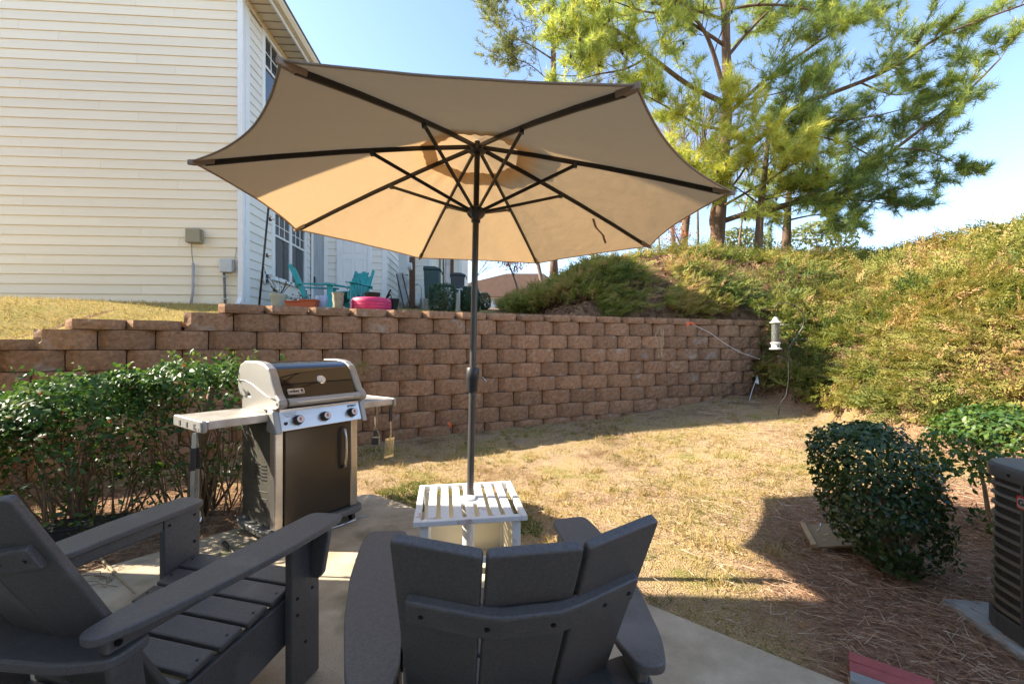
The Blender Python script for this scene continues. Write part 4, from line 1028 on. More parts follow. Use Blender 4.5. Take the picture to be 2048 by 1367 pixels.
# ================================================================ black planter box behind the left chair
q = gpix(130, 1085, 0.05)
bp_ = thing('black_planter', 'low black planter box at the patio edge under the hedge', 'planter', (q.x, q.y + 0.1, 0.0), R(20))
MB().prism([(-0.17, 0.0), (0.17, 0.0), (0.19, 0.12), (-0.19, 0.12)], lambda u, v, w: (u, w, v), -0.1, 0.1).build('tub', 'black_pot', bp_, bevel=0.006)
MB().bb((-0.195, -0.105, 0.121), (0.195, 0.105, 0.135)).build('lid', 'black_pot', bp_, bevel=0.004)

# ================================================================ shepherd hook, feeder, flag, string, ribbon, vine
hk0 = gpix(1560, 826, 0.33); dH = hk0.y
def hp(x, y, dy=0.0): return pix(x, y, dH + dy)
hook = thing('shepherd_hook', 'thin iron double shepherd hook bending over the juniper bank', 'garden hook', hk0); o_ = Vector(hook.location)
pts = [(1557, 830), (1560, 806), (1572, 790), (1577, 760), (1577, 720), (1576, 700), (1580, 690), (1590, 676), (1604, 656), (1609, 640), (1604, 622), (1590, 611), (1570, 604), (1556, 606), (1550, 614), (1552, 630)]
MB().tube([hp(*a) - o_ for a in pts], 0.0065, 7).build('main_stem', 'iron', hook, smooth=True)
MB().tube([hp(*a) - o_ for a in ((1576, 702), (1582, 688), (1594, 678), (1610, 678), (1622, 686), (1627, 696))], 0.0055, 7).build('side_arm', 'iron', hook, smooth=True)
MB().tube([hp(*a) - o_ for a in ((1577, 722), (1566, 713), (1556, 712))], 0.005, 7).build('tie_arm', 'iron', hook, smooth=True)
fo = hp(1551, 700); px_m = dH / F
fd = thing('bird_feeder', 'white tube bird feeder with clear cylinder hanging from the iron hook', 'bird feeder', fo)
u_ = px_m
MB().lathe([(0.5 * u_, 60 * u_), (3 * u_, 66 * u_), (5 * u_, 62 * u_), (7 * u_, 58 * u_), (11 * u_, 55 * u_), (10 * u_, 54 * u_)], 18).build('roof', 'feeder', fd, smooth=True, auto=40)
MB().lathe([(7 * u_, 15 * u_), (7 * u_, 54 * u_)], 18).build('tube', 'clear', fd, smooth=True, auto=40)
MB().lathe([(1.2 * u_, 14 * u_), (1.2 * u_, 54 * u_)], 8).build('rod', 'feeder', fd, smooth=True)
MB().lathe([(7.4 * u_, 1 * u_), (11 * u_, 2 * u_), (11 * u_, 4 * u_), (7.4 * u_, 5 * u_), (7.4 * u_, 12 * u_), (9.5 * u_, 13 * u_), (9.5 * u_, 15 * u_), (7 * u_, 16 * u_)], 18).build('seed_tray', 'feeder', fd, smooth=True, auto=40)
MB().tube([(0, 0, 66 * u_), (0, 0, 74 * u_)], 0.003, 5).build('hanger', 'iron', fd)
MB().tube([(0, -7.6 * u_, 8 * u_), (0, -9 * u_, 8 * u_)], 1.6 * u_, 8).build('feed_port', 'black_print', fd)
fl0 = gpix(1497, 808, 0.28)
fl = thing('marker_flag', 'small white marker flag on a leaning wire at the wall end', 'flag', fl0); dF = fl0.y
MB().tube([pix(*a, dF) - fl0 for a in ((1497, 810), (1500, 795), (1505, 778), (1511, 762))], 0.005, 6).build('wire', 'flag', fl)
V = [pix(1510, 764, dF) - fl0, pix(1514, 750, dF) - fl0, pix(1518, 758, dF) - fl0 + Vector((0, 0.02, 0)), pix(1517, 768, dF) - fl0 + Vector((0, -0.01, 0)), pix(1513, 761, dF) - fl0 + Vector((0, 0.015, 0))]
fm = MB().add(V, [(0, 1, 4), (1, 2, 4), (2, 3, 4), (3, 0, 4)]).build('cloth', 'flag', fl); sm = fm.modifiers.new('thick', 'SOLIDIFY'); sm.thickness = 0.003
dW = 7.0
cd = MB().tube([pix(1385, 648, 6.85), pix(1420, 665, 6.8), pix(1450, 687, 6.7), pix(1480, 704, 6.6), pix(1520, 718, 6.5)], 0.0038, 6).build('sagging_string', 'cord', smooth=True)
tag(cd, 'white cord sagging from the wall cap down to the junipers', 'cord')
rb = thing('orange_ribbon', 'tied orange ribbon on the top course of the block wall', 'ribbon', pix(1380, 648, 6.86))
MB().sweep([(-0.06, 0, 0.0), (-0.02, -0.03, 0.02), (0.03, -0.03, 0.015), (0.07, -0.01, -0.01)], [(0, 0, 1)] * 4, 0.006, 0.03).build('bow', 'orange', rb)
MB().sweep([(-0.03, -0.03, 0.01), (-0.06, -0.04, -0.04)], [(1, 0, 0)] * 2, 0.004, 0.025).build('tail', 'orange', rb)
r2 = thing('red_clip', 'small orange red tag at the foot of the block wall', 'tag', pix(900, 848, 5.55))
MB().sweep([(-0.015, 0, 0.03), (0.0, -0.02, 0.0), (0.012, -0.02, -0.035)], [(1, 0, 0)] * 3, 0.006, 0.03).build('strip', 'orange', r2)
MB().tube([(0.0, -0.01, -0.03), (0.02, 0.0, -0.12)], 0.005, 5).build('stake', 'cone', r2)
vn = MB(); rr_ = random.Random(3)
for q in range(3):
    dd = 6.55; pts = []
    x, y = 1316 + 3 * q, 652
    for i in range(9):
        pts.append(pix(x + rr_.uniform(-3, 3), y, dd - 0.02 * i + rr_.uniform(-.02, .02))); y += 8; x += rr_.uniform(-2, 3)
    vn.tube(pts, 0.006, 5)
tag(vn.build('dry_vine', 'dry'), 'dried vine strand dangling down the face of the block wall', 'vine')

# ================================================================ things on the terrace behind the wall
def terr(px_, d): 
    X = (px_ - 1024) / F * d; return Vector((X, d, gz(X, d) + 0.012))
def scale_at(d): return d / F
def pot(name, label, cat, px_, d, prof, m, n=20, mod=None, lift=0.0, soil=True):
    t = thing(name, label, cat, terr(px_, d) + Vector((0, 0, lift)))
    MB().lathe(prof, n, mod=mod).build('body', m, t, smooth=True, auto=45)
    if soil:
        r, z = max(prof, key=lambda q: q[1]); MB().lathe([(r * 0.88, z - 0.012), (r * 0.88, z + 0.002)], n).build('soil', 'soil', t)
    return t
pot('flower_pot', 'wide pale green glazed pot beside the corner of the cream house', 'pot', 557, 6.35, [(0.075, 0), (0.10, 0.10), (0.112, 0.20), (0.118, 0.21), (0.118, 0.235), (0.10, 0.235)], 'celadon', lift=0.02)
for x, lb in ((590, 'red plastic trough planter beside the pale green pot'), (619, 'red plastic trough planter nearest the blue glazed pot')):
    t = thing('trough_planter', lb, 'planter', terr(x, 6.0) + Vector((0, 0, 0.0)), R(5), 'red trough planters')
    MB().prism([(-0.085, 0), (0.085, 0), (0.11, 0.135), (-0.11, 0.135)], lambda u, v, w: (u, w, v), -0.07, 0.07).build('trough', 'terra', t, bevel=0.006)
    MB().bb((-0.118, -0.085, 0.1355), (0.118, 0.085, 0.155)).build('rim', 'terra', t, bevel=0.004)
pot('glazed_pot', 'blue and white glazed pot between the red trough and the wavy vase', 'pot', 643, 6.2, [(0.06, 0), (0.085, 0.08), (0.088, 0.16), (0.08, 0.185), (0.07, 0.185)], 'bluewhite', lift=0.03)
pot('wavy_vase', 'tall grey green fluted vase next to the pink tire', 'vase', 676, 5.75, [(0.058, 0), (0.07, 0.03), (0.062, 0.09), (0.072, 0.15), (0.066, 0.2), (0.078, 0.245), (0.068, 0.245)], 'stonepot', n=40, mod=lambda a, z: 1 + 0.05 * math.sin(10 * a + 14 * z), lift=0.02)
tr = thing('pink_tire_planter', 'hot pink painted car tire lying flat as a planter', 'tire', terr(743, 5.95) + Vector((0, 0, 0.0)))
prof = [(0.165, 0.03), (0.20, 0.005), (0.245, 0.0), (0.262, 0.02), (0.268, 0.06), (0.268, 0.145), (0.262, 0.185), (0.245, 0.205), (0.20, 0.20), (0.165, 0.175)]
MB().lathe(prof, 48).build('tire_body', 'pink', tr, smooth=True, auto=60)
for z in (0.06, 0.10, 0.145):
    g = MB(); g.tube([(0.2675 * math.cos(a), 0.2675 * math.sin(a), z) for a in np.linspace(0, 2 * math.pi, 49)], 0.004, 5, cap=False); g.build('tread_groove', 'pink_groove', tr)
MB().lathe([(0.175, 0.10), (0.175, 0.16)], 24).build('soil', 'soil', tr)
# items behind the tire
pot('black_pot', 'small black pot to the right of the pink tire', 'pot', 787, 6.3, [(0.05, 0), (0.075, 0.19), (0.085, 0.2), (0.085, 0.22), (0.07, 0.22)], 'black_pot')
pot('brown_bowl', 'shallow brown bowl standing behind the pink tire', 'bowl', 745, 6.6, [(0.06, 0.0), (0.07, 0.20), (0.115, 0.26), (0.12, 0.30), (0.10, 0.30)], 'cone', lift=0.0)
hdl = thing('push_handle', 'black bent push handle rising behind the black pot', 'handle', terr(775, 6.5))
s_ = scale_at(6.5)
MB().tube([(0.05, 0, 0.0), (0.06, 0, 0.22), (0.045, 0, 0.285), (0.0, 0, 0.24)], 0.012, 8).build('frame', 'black_pole', hdl, smooth=True)
MB().tube([(-0.02, 0, 0.22), (0.05, 0, 0.36)], 0.016, 8).build('grip', 'black_pole', hdl, smooth=True)
# teal adirondack chairs
def teal_chair(label, loc, rz):
    c = thing('teal_chair', label, 'chair', loc, rz, 'teal terrace chairs'); m = 'teal'
    for i in range(5):
        x = (i - 2) * 0.098; hh = 0.93 - 0.035 * (i - 2) ** 2; k = 0.03 * abs(i - 2)
        MB().sweep([(x * 0.75, -0.12, 0.22), (x * 1.1, -0.43 + k, hh)], [(0, 1, 0.4)] * 2, (0.09, 0.110), 0.02).build('back_slat', m, c, bevel=0.004)
    for i in range(6): MB().box((0, 0.34 - 0.09 * i, 0.36 - 0.025 * i), (0.5, 0.08, 0.02), Euler((R(14), 0, 0)).to_matrix()).build('seat_slat', m, c)
    for sx in (-1, 1):
        MB().prism(rpoly([(sx * 0.24, 0.42), (sx * 0.38, 0.42), (sx * 0.37, 0.1), (sx * 0.31, -0.36), (sx * 0.25, -0.36), (sx * 0.26, 0.1)], 0.03, 3), XYZ, 0.55, 0.575).build('armrest', m, c)
        MB().bb((sx * 0.29 - 0.015, 0.24, 0), (sx * 0.29 + 0.015, 0.36, 0.549)).build('leg', m, c)
        MB().prism([(0.37, 0.35), (0.37, 0.22), (-0.5, 0), (-0.62, 0), (-0.2, 0.22)], lambda u, w, t, sx=sx: (sx * 0.24 + t, u, w), -0.014, 0.014).build('side_rail', m, c)
        MB().sweep([(sx * 0.24, -0.10, 0.10), (sx * 0.24, -0.46, 0.95)], [(1, 0, 0)] * 2, 0.07, 0.025).build('back_post', m, c)
    MB().bb((-0.29, -0.36, 0.515), (0.29, -0.30, 0.549)).build('back_brace', m, c)
    c.scale = (0.88, 0.88, 0.88)
    return c
teal_chair('teal adirondack chair in profile in front of the window', terr(632, 7.9), R(-72))
teal_chair('teal adirondack chair with fanned back facing the patio, nearest the white door', terr(702, 8.2), R(160))
# leaning pole with string lights
pl0 = pix(517, 612, 6.9); pl = thing('light_pole', 'leaning black pole carrying a string of clear bulbs by the house corner', 'pole', pl0)
tp_ = pix(545, 330, 7.0) - pl0
MB().tube([(0, 0, -0.1), tuple(tp_)], 0.016, 8).build('shaft', 'black_pole', pl, smooth=True)
sg = thing('string_lights', 'string of clear bulbs on black wire hanging from the leaning pole', 'string lights', pix(541, 400, 6.85)); so = Vector(sg.location)
MB().tube([pix(*a) - so for a in ((541, 400, 6.85), (536, 435, 6.85), (532, 480, 6.85), (526, 528, 6.85), (535, 558, 6.8), (548, 578, 6.6), (575, 596, 6.4), (600, 603, 6.3))], 0.005, 5).build('wire', 'black_pole', sg)
for a in ((538, 437, 6.85), (532, 509, 6.85), (546, 578, 6.62), (590, 600, 6.35)):
    q = pix(*a) - so
    b_ = MB().lathe([(0.02, -0.01), (0.024, 0.01), (0.022, 0.045), (0.012, 0.05)], 10, tuple(q - Vector((-0.02, 0, 0.03)))).build('socket', 'black_pole', sg, smooth=True, auto=40)
    MB().tube([q + Vector((0.03, 0, 0)), q + Vector((0.05, 0, -0.002)), q + Vector((0.085, 0, -0.004)), q + Vector((0.10, 0, -0.005))], [0.012, 0.022, 0.02, 0.005], 10).build('bulb', 'bulb', b_, smooth=True)
# meters on the wing's corner
mt = thing('electric_meter', 'grey electric meter box on the corner of the storage wing', 'meter', pix(812, 590, 10.6)); o2 = Vector(mt.location)
MB().bb((-0.16, -0.1, 0.50), (0.06, 0.1, 1.02)).build('box', 'util_grey', mt, bevel=0.01)
MB().tube([(0.06, 0.0, 0.72), (0.14, 0.0, 0.72)], 0.09, 16).build('dial', 'util_grey', mt, smooth=True, auto=40)
MB().tube([(-0.05, 0, 0.5), (-0.03, 0, -0.25)], 0.03, 8).build('conduit', 'conduit', mt, smooth=True)
bw = MB().bb((0, 0, 0), (0.14, 0.08, 1.4)).build('brown_post', 'wood_brown'); bw.location = pix(820, 600, 11.3) - Vector((0.02, 0, 0.25)); tag(bw, 'dark brown upright board beside the electric meter', 'board')
fb = thing('folded_stroller', 'folded grey cloth chair leaning against the storage wing', 'folded chair', pix(806, 612, 10.0)); 
MB().prism([(-0.10, 0.12), (0.06, 0.0), (0.10, 0.10), (0.14, 0.62), (0.02, 0.80), (-0.14, 0.75), (-0.10, 0.4)], lambda u, v, w: (u, w, v), -0.05, 0.05).build('fabric', mat('grey_canvas', (0.38, 0.38, 0.37), 0.8, var=0.3, vscale=6), fb, bevel=0.02)
for a in (-0.06, 0.08): MB().tube([(a + 0.12, -0.07, -0.1), (a - 0.08, -0.07, 0.75)], 0.012, 6).build('leg', 'black_pole', fb)
gm = thing('gas_meter', 'round grey gas meter on pipes beside the next unit', 'meter', pix(828, 612, 11.6))
MB().lathe([(0.12, 0), (0.17, 0.05), (0.17, 0.26), (0.12, 0.32)], 18).build('body', 'util_grey', gm, smooth=True, auto=45)
MB().tube([(0, 0, 0.3), (0, 0, 0.55), (0.12, 0, 0.62), (0.22, 0, 0.5), (0.24, 0, -0.1)], 0.03, 8).build('pipe', 'util_grey', gm, smooth=True)
# next unit's walls
nx = thing('next_unit', 'pale siding rear wall of the neighbouring unit beyond the storage wing', 'house', (-3.9, 14.6, 0), R(3))
MB().bb((-3, 0.02, 2.0), (1.1, 6, 7.2)).build('wall', 'siding_side', nx)
for i in range(24): board(nx, laps, -3, 4.05, 2.55 + i * LAP)
MB().bb((1.05, -0.05, 2.3), (1.15, 0.06, 7.2)).build('corner_board', 'trim', nx)
MB().bb((-1.55, -0.06, 2.3), (-1.42, -0.022, 7.2)).build('corner_board', 'trim', nx)
MB().bb((-3, -0.04, 1.8), (1.14, 0.015, 2.55)).build('foundation', 'foundation', nx)
MB().bb((1.15, 2.5, 2.0), (2.0, 7.5, 7.0)).build('far_wing', 'siding_side', nx)
MB().bb((1.9, 2.45, 2.0), (2.03, 2.6, 7.0)).build('corner_board', 'trim', nx)
def bin_(label, px_, d, base_y, h, w, m):
    b = thing('trash_bin', label, 'trash bin', pix(px_, base_y, d), R(8))
    MB().prism([(-w * .42, 0), (w * .42, 0), (w * .5, h * .9), (-w * .5, h * .9)], lambda u, v, t: (u, t, v), -w * .5, w * .5).build('body', m, b, bevel=0.02)
    MB().prism([(-w * .54, h * .9), (w * .56, h * .9), (w * .56, h * .94), (w * .2, h), (-w * .5, h)], lambda u, v, t: (u, t, v), -w * .54, w * .54).build('lid', m, b, bevel=0.015)
    MB().tube([(w * .55, -w * .4, h * .9), (w * .64, -w * .4, h * .84), (w * .64, w * .4, h * .84)], 0.015, 6).build('handle', m, b)
    return b
bin_('tall dark green wheeled trash bin behind the boxy shrub', 864, 12.5, 603, 1.0, 0.46, 'bin_green')
bin_('black lidded trash bin at the far end of the house row', 915, 15.0, 604, 1.0, 0.5, 'bin_black')
cond = thing('far_condenser', 'dark louvred condenser between the two boxy shrubs', 'air conditioner', pix(920, 612, 11.5))
MB().bb((-0.2, -0.2, 0.0), (0.2, 0.2, 0.52)).build('case', 'bin_black', cond, bevel=0.03)
for j in range(5): MB().bb((-0.205, -0.207, 0.08 + 0.085 * j), (0.205, -0.2005, 0.11 + 0.085 * j)).build('louver', 'util_grey', cond)
sb = MB().bb((-0.9, -0.2, -0.5), (0.9, 0.5, 0.0)).build('concrete_stoop', 'foundation'); sb.location = pix(858, 598, 11.9); tag(sb, 'grey concrete stoop in front of the green trash bin', 'stoop')
wt = thing('white_post', 'whitewashed weathered post with brown board between bin and shrub', 'post', pix(894, 612, 9.6))
MB().tube([(0, 0, -0.2), (0.0, 0, 0.6), (0.015, 0, 1.3)], [0.05, 0.06, 0.05], 10).build('shaft', mat('whitewashed', (0.55, 0.52, 0.48), 0.9, var=0.35, vscale=8), wt)
MB().bb((0.075, -0.02, 0.75), (0.15, 0.02, 1.3)).build('board', 'wood_brown', wt)
MB().tube([(-0.075, -0.05, -0.2), (-0.075, -0.05, 1.35)], 0.016, 8).build('iron_rod', 'black_pole', wt)
wp = thing('standpipe', 'short tan post with garden tap between the boxy shrubs', 'tap post', pix(916, 616, 8.6))
MB().bb((-0.045, -0.045, -0.1), (0.02, 0.045, 0.30)).build('post', 'far_tan', wp); MB().tube([(0.03, 0, -0.1), (0.03, 0, 0.36), (0.06, 0, 0.4), (0.09, 0, 0.36)], 0.016, 8).build('pipe', 'util_grey', wp, smooth=True)
# far houses in the gap
fh = thing('far_house', 'distant house with long brown roof in the gap beyond the shrubs', 'house', (-2.6, 46, 4.6), R(0))
MB().bb((-4.0, 0, -3), (8, 8, 2.0)).build('wall', 'far_wall', fh)
MB().prism([(-4.6, 1.95), (-2.5, 3.3), (2.0, 4.4), (6.0, 4.4), (9, 1.95)], lambda u, v, w: (u, w, v), -0.6, 8).build('roof', 'far_roof', fh)
fg = thing('gabled_shed', 'tan gabled outbuilding with white eave beyond the black bin', 'shed', (-2.6, 22, 2.5))
MB().prism([(-0.9, -1), (0.95, -1), (0.95, 1.45), (-0.9, 2.5)], lambda u, v, w: (u, w, v), 0, 3).build('wall', 'far_tan', fg)
MB().sweep([(-1.0, -0.1, 2.62), (1.1, -0.1, 1.43)], [(0, 0, 1)] * 2, 0.3, 0.1).build('eave', 'trim', fg)
# ================================================================ vegetation
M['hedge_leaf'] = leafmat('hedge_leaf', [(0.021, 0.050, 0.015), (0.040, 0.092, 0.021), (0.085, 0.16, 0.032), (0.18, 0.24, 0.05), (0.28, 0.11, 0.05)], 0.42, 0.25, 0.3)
M['holly_leaf'] = leafmat('holly_leaf', [(0.014, 0.034, 0.012), (0.028, 0.065, 0.017), (0.055, 0.105, 0.024), (0.10, 0.14, 0.03)], 0.36, 0.2, 0.5)
M['bright_leaf'] = leafmat('bright_leaf', [(0.02, 0.055, 0.01), (0.05, 0.115, 0.02), (0.14, 0.205, 0.03)], 0.42, 0.3, 0.5)
M['box_leaf'] = leafmat('box_leaf', [(0.012, 0.035, 0.012), (0.03, 0.075, 0.02), (0.06, 0.12, 0.03)], 0.45, 0.2)
M['juniper'] = leafmat('juniper_spray', [(0.045, 0.080, 0.022), (0.105, 0.145, 0.032), (0.21, 0.215, 0.048), (0.34, 0.285, 0.08), (0.45, 0.27, 0.13)], 0.7, 0.3, 0.2)
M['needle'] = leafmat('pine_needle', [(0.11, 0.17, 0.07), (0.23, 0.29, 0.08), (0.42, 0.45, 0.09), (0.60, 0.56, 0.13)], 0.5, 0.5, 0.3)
M['far_needle'] = leafmat('far_pine_needle', [(0.13, 0.17, 0.06), (0.26, 0.28, 0.09), (0.36, 0.35, 0.12)], 0.6, 0.3, 0.3)
M['straw'] = leafmat('pine_straw', [(0.17, 0.09, 0.052), (0.38, 0.22, 0.13), (0.54, 0.37, 0.24), (0.60, 0.50, 0.37)], 0.8, 0.1, 0.2)
M['grass'] = leafmat('grass_blade', [(0.10, 0.14, 0.025), (0.30, 0.24, 0.07), (0.44, 0.32, 0.13), (0.52, 0.40, 0.20)], 0.8, 0.25, 0.2)
M['grass_green'] = leafmat('green_grass', [(0.04, 0.09, 0.012), (0.10, 0.17, 0.02), (0.22, 0.24, 0.04)], 0.7, 0.25, 0.2)
M['autumn'] = leafmat('autumn_leaf', [(0.30, 0.07, 0.03), (0.42, 0.14, 0.05), (0.45, 0.24, 0.10)], 0.7, 0.3, 0.2)
M['dead_leaf'] = leafmat('dead_leaf', [(0.10, 0.055, 0.035), (0.24, 0.13, 0.08), (0.36, 0.22, 0.14)], 0.8, 0.15, 0.2)

def stems(parent, root, tips, r0, m, seed, n=5, wob=0.06, name='stem'):
    rr = random.Random(seed); b = MB()
    for t in tips:
        p0 = Vector(root) + Vector((rr.uniform(-.05, .05), rr.uniform(-.05, .05), 0)); p1 = Vector(t); pts = []
        for i in range(n + 1):
            k = i / n; q = p0.lerp(p1, k); q.z = p0.z + (p1.z - p0.z) * (k ** 0.85)
            if 0 < i < n: q += Vector((rr.uniform(-1, 1), rr.uniform(-1, 1), rr.uniform(-.5, .5))) * wob * (p1 - p0).length
            pts.append(q)
        b.tube(pts, [r0 * (1 - 0.75 * i / n) for i in range(n + 1)], 5)
    o = b.build(name, m, parent, smooth=True); return o

# ---- the leafy hedge on the left: three grown together shrubs
def hedge(label, cx, cy, w, d_, ztop, zlow, seed, nleaf, dens_low=0.15, slope=0.0):
    h = thing('hedge_shrub', label, 'shrub', (cx, cy, 0), group='hedge beside the grill')
    r = np.random.RandomState(seed)
    P = []; N = []
    # shell of an uneven slab shaped crown
    n1 = nleaf
    u = r.uniform(-1, 1, n1 * 3); v = r.uniform(-1, 1, n1 * 3); t = r.uniform(0, 1, n1 * 3)
    rad = (np.abs(u) ** 3 + np.abs(v) ** 3) ** (1 / 3)
    ok = rad < 1
    u, v, t = u[ok], v[ok], t[ok]
    top = ztop + slope * u - 0.10 * (np.abs(u) ** 3 + np.abs(v) ** 3) + 0.26 * (fbm(u * 3.5 * w + seed, v * 3.5 * d_, seed) - 0.5)
    low = zlow + 0.25 * (fbm(u * 3 * w, v * 3 * d_ + seed, seed + 9) - 0.4)
    z = top - (top - low) * np.where(r.uniform(0, 1, len(u)) < 0.62, t ** 2.2 * 0.45, t)
    keep = fbm(u * w * 4 + 3, z * 5 + v * d_ * 4, seed + 3) + r.uniform(-.12, .12, len(u)) > 0.37 + 0.18 * (1 - np.clip((z - low) / (top - low + 1e-3), 0, 1))
    u, v, z, top = u[keep][:n1], v[keep][:n1], z[keep][:n1], top[keep][:n1]
    P = np.stack([u * w, v * d_, z], 1)
    N = np.stack([u * 0.9, v * 0.9, 0.9 + 0 * u], 1) + r.normal(size=P.shape) * 0.55
    tint = np.clip(0.15 + 0.55 * r.beta(1.6, 2.6, len(P)) + 0.18 * (z > top - 0.05) * r.uniform(0, 1, len(P)), 0, 0.93); tint[r.uniform(size=len(P)) < 0.012] = 1.0  # sun on the hedge top put into the tint: upper leaves lighter
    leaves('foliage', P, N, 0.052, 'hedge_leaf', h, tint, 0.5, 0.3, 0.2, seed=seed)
    rr = random.Random(seed)
    tips = [(rr.uniform(-.8, .8) * w, rr.uniform(-.7, .7) * d_, rr.uniform(zlow, ztop - 0.1)) for _ in range(16)]
    stems(h, (0, 0, -0.02), tips, 0.011, 'stem', seed)
    tips = [(rr.uniform(-1, 1) * w, rr.uniform(-.9, .9) * d_, rr.uniform(0.25, 0.8) * ztop) for _ in range(40)]
    b = MB()
    for tpt in tips:
        q0 = (tpt[0] * 0.5 + rr.uniform(-.12, .12), tpt[1] * 0.5 + rr.uniform(-.1, .1), 0.0)
        b.tube([q0, ((q0[0] + tpt[0]) / 2 + rr.uniform(-.05, .05), (q0[1] + tpt[1]) / 2, tpt[2] * 0.55), tpt], [0.006, 0.005, 0.002], 4)
    b.build('twigs', 'stem', h)['kind'] = 'stuff'
    # stray shoots above the clipped line
    ns = 34; su_ = r.uniform(-.9, .9, ns); sv = r.uniform(-.8, .5, ns); st_ = ztop + slope * su_ - 0.10 * (np.abs(su_) ** 3 + np.abs(sv) ** 3) - 0.02
    sdir = unit(np.stack([r.normal(size=ns) * 0.5, r.normal(size=ns) * 0.5 - 0.2, np.ones(ns)], 1)); P3 = []
    for q in range(7): P3.append(np.stack([su_ * w, sv * d_, st_], 1) + sdir * (0.02 * q) * r.uniform(0.6, 1.5, ns)[:, None] + r.normal(size=(ns, 3)) * 0.012)
    P3 = np.concatenate(P3); leaves('stray_shoots', P3, r.normal(size=P3.shape) + [0, -.2, .8], 0.05, 'hedge_leaf', h, r.uniform(0.2, 0.8, len(P3)), 0.45, 0.3, 0.2, seed=seed + 2)['kind'] = 'stuff'
    # low shoots with yellower leaves
    n2 = nleaf // 9; k = r.randint(0, 14, n2); bx = r.uniform(-1, 1, 14) * w; by = r.uniform(-1, 0.4, 14) * d_; bz = r.uniform(0.12, 0.5, 14)
    P2 = np.stack([bx[k], by[k], bz[k]], 1) + r.normal(size=(n2, 3)) * np.array([0.10, 0.08, 0.06]); P2[:, 2] = np.maximum(P2[:, 2], 0.05)
    leaves('low_shoots', P2, r.normal(size=P2.shape) + [0, -.3, 1], 0.055, 'bright_leaf', h, r.uniform(0.1, 1, n2), 0.42, 0.2, 0.2, seed=seed + 1)['kind'] = 'stuff'
    return h
hedge('dark leafy hedge shrub immediately left of the grill', -2.32, 3.22, 0.56, 0.45, 1.12, 0.62, 11, 3800)
hedge('dark leafy hedge shrub in the middle of the hedge row', -3.02, 2.98, 0.55, 0.50, 1.0, 0.48, 12, 4200, slope=0.04)
hedge('dark leafy hedge shrub at the left edge behind the chair', -3.70, 2.86, 0.52, 0.44, 0.86, 0.40, 13, 3800, slope=0.04)
# thick old trunk in the hedge
tk = MB().tube([(-2.28, 3.05, 0), (-2.30, 3.08, 0.35), (-2.26, 3.10, 0.62), (-2.20, 3.12, 0.95)], [0.05, 0.04, 0.035, 0.02], 8).build('old_stump_trunk', mat('smooth_pale_bark', (0.26, 0.18, 0.10), 0.9, var=0.4, vscale=14), smooth=True)
tag(tk, 'gnarled pale tree trunk standing inside the hedge next to the grill', 'trunk')

def round_bush(name, label, c, rx, ry, z0, z1, seed, nleaf, m, size, gap=0.36, power=2.6, lean=0.0, group=None):
    b = thing(name, label, 'bush', (c[0], c[1], c[2]), group=group)
    r = np.random.RandomState(seed); n = nleaf * 3
    D = unit(r.normal(size=(n, 3))); rad = r.uniform(0.62, 1.0, n) ** 0.5
    s = (np.abs(D) ** power).sum(1) ** (1 / power); Q = D / s[:, None] * rad[:, None]
    Q *= (1 + 0.16 * (fbm(D[:, 0] * 3 + seed, D[:, 2] * 3 + D[:, 1] * 2, seed) - 0.5))[:, None]
    zc, zh = (z0 + z1) / 2, (z1 - z0) / 2
    keep = fbm(D[:, 0] * 2.4 + 5, D[:, 2] * 3 + D[:, 1], seed + 5) + 0.25 * (D[:, 2]) > gap
    Q = Q[keep][:nleaf]; D = D[keep][:nleaf]
    P = np.stack([Q[:, 0] * rx + lean * Q[:, 2], Q[:, 1] * ry, zc + Q[:, 2] * zh], 1)
    N = D + r.normal(size=P.shape) * 0.5 + [0, 0, 0.3]
    leaves('foliage', P, N, size, m, b, np.clip(r.beta(2, 3, len(P)) + 0.15 * (D[:, 2] > 0.3), 0, 1), 0.48, 0.3, 0.2, seed=seed)  # upper leaves get a lighter tint
    rr = random.Random(seed)
    stems(b, (-lean * 0.6, 0, -0.02), [(rr.uniform(-.7, .7) * rx, rr.uniform(-.7, .7) * ry, rr.uniform(zc - zh * .3, z1 - 0.08)) for _ in range(12)], 0.016, 'stem', seed)
    return b
bq = gpix(1800, 1165, 0.0)
round_bush('clipped_bush', 'dark clipped holly bush leaning over the pine straw', (bq.x - 0.03, bq.y + 0.10, 0.0), 0.25, 0.26, 0.05, 0.82, 31, 6200, 'holly_leaf', 0.040, gap=0.29, lean=-0.11, power=4.0)
round_bush('clipped_bush', 'bright green bush in sun behind the air conditioner', (3.08, 2.66, 0.02), 0.42, 0.36, 0.04, 0.86, 32, 3200, 'bright_leaf', 0.045, gap=0.40)
# bare patch of root ball under the leaning bush
# small boxy shrubs on the terrace
for px_, d, w_, h0, lb, sd in ((886, 8.6, 0.28, 0.58, 'clipped boxy green shrub in front of the green bin', 41), (940, 8.9, 0.2, 0.56, 'clipped boxy green shrub right behind the umbrella pole', 42)):
    p = terr(px_, d); round_bush('boxy_shrub', lb, p, w_, 0.25, 0.0, h0, sd, 5200, 'box_leaf', 0.036, gap=0.05, power=5)
for px_, d, w_, h0, lb, sd in ((966, 19, 0.36, 0.75, 'rounded dark shrub in the gap left of the juniper bank', 43),):
    p = terr(px_, d); round_bush('far_shrub', lb, p, w_, 0.5, 0.0, h0, sd, 1200, 'box_leaf', 0.09, gap=0.2, power=3)

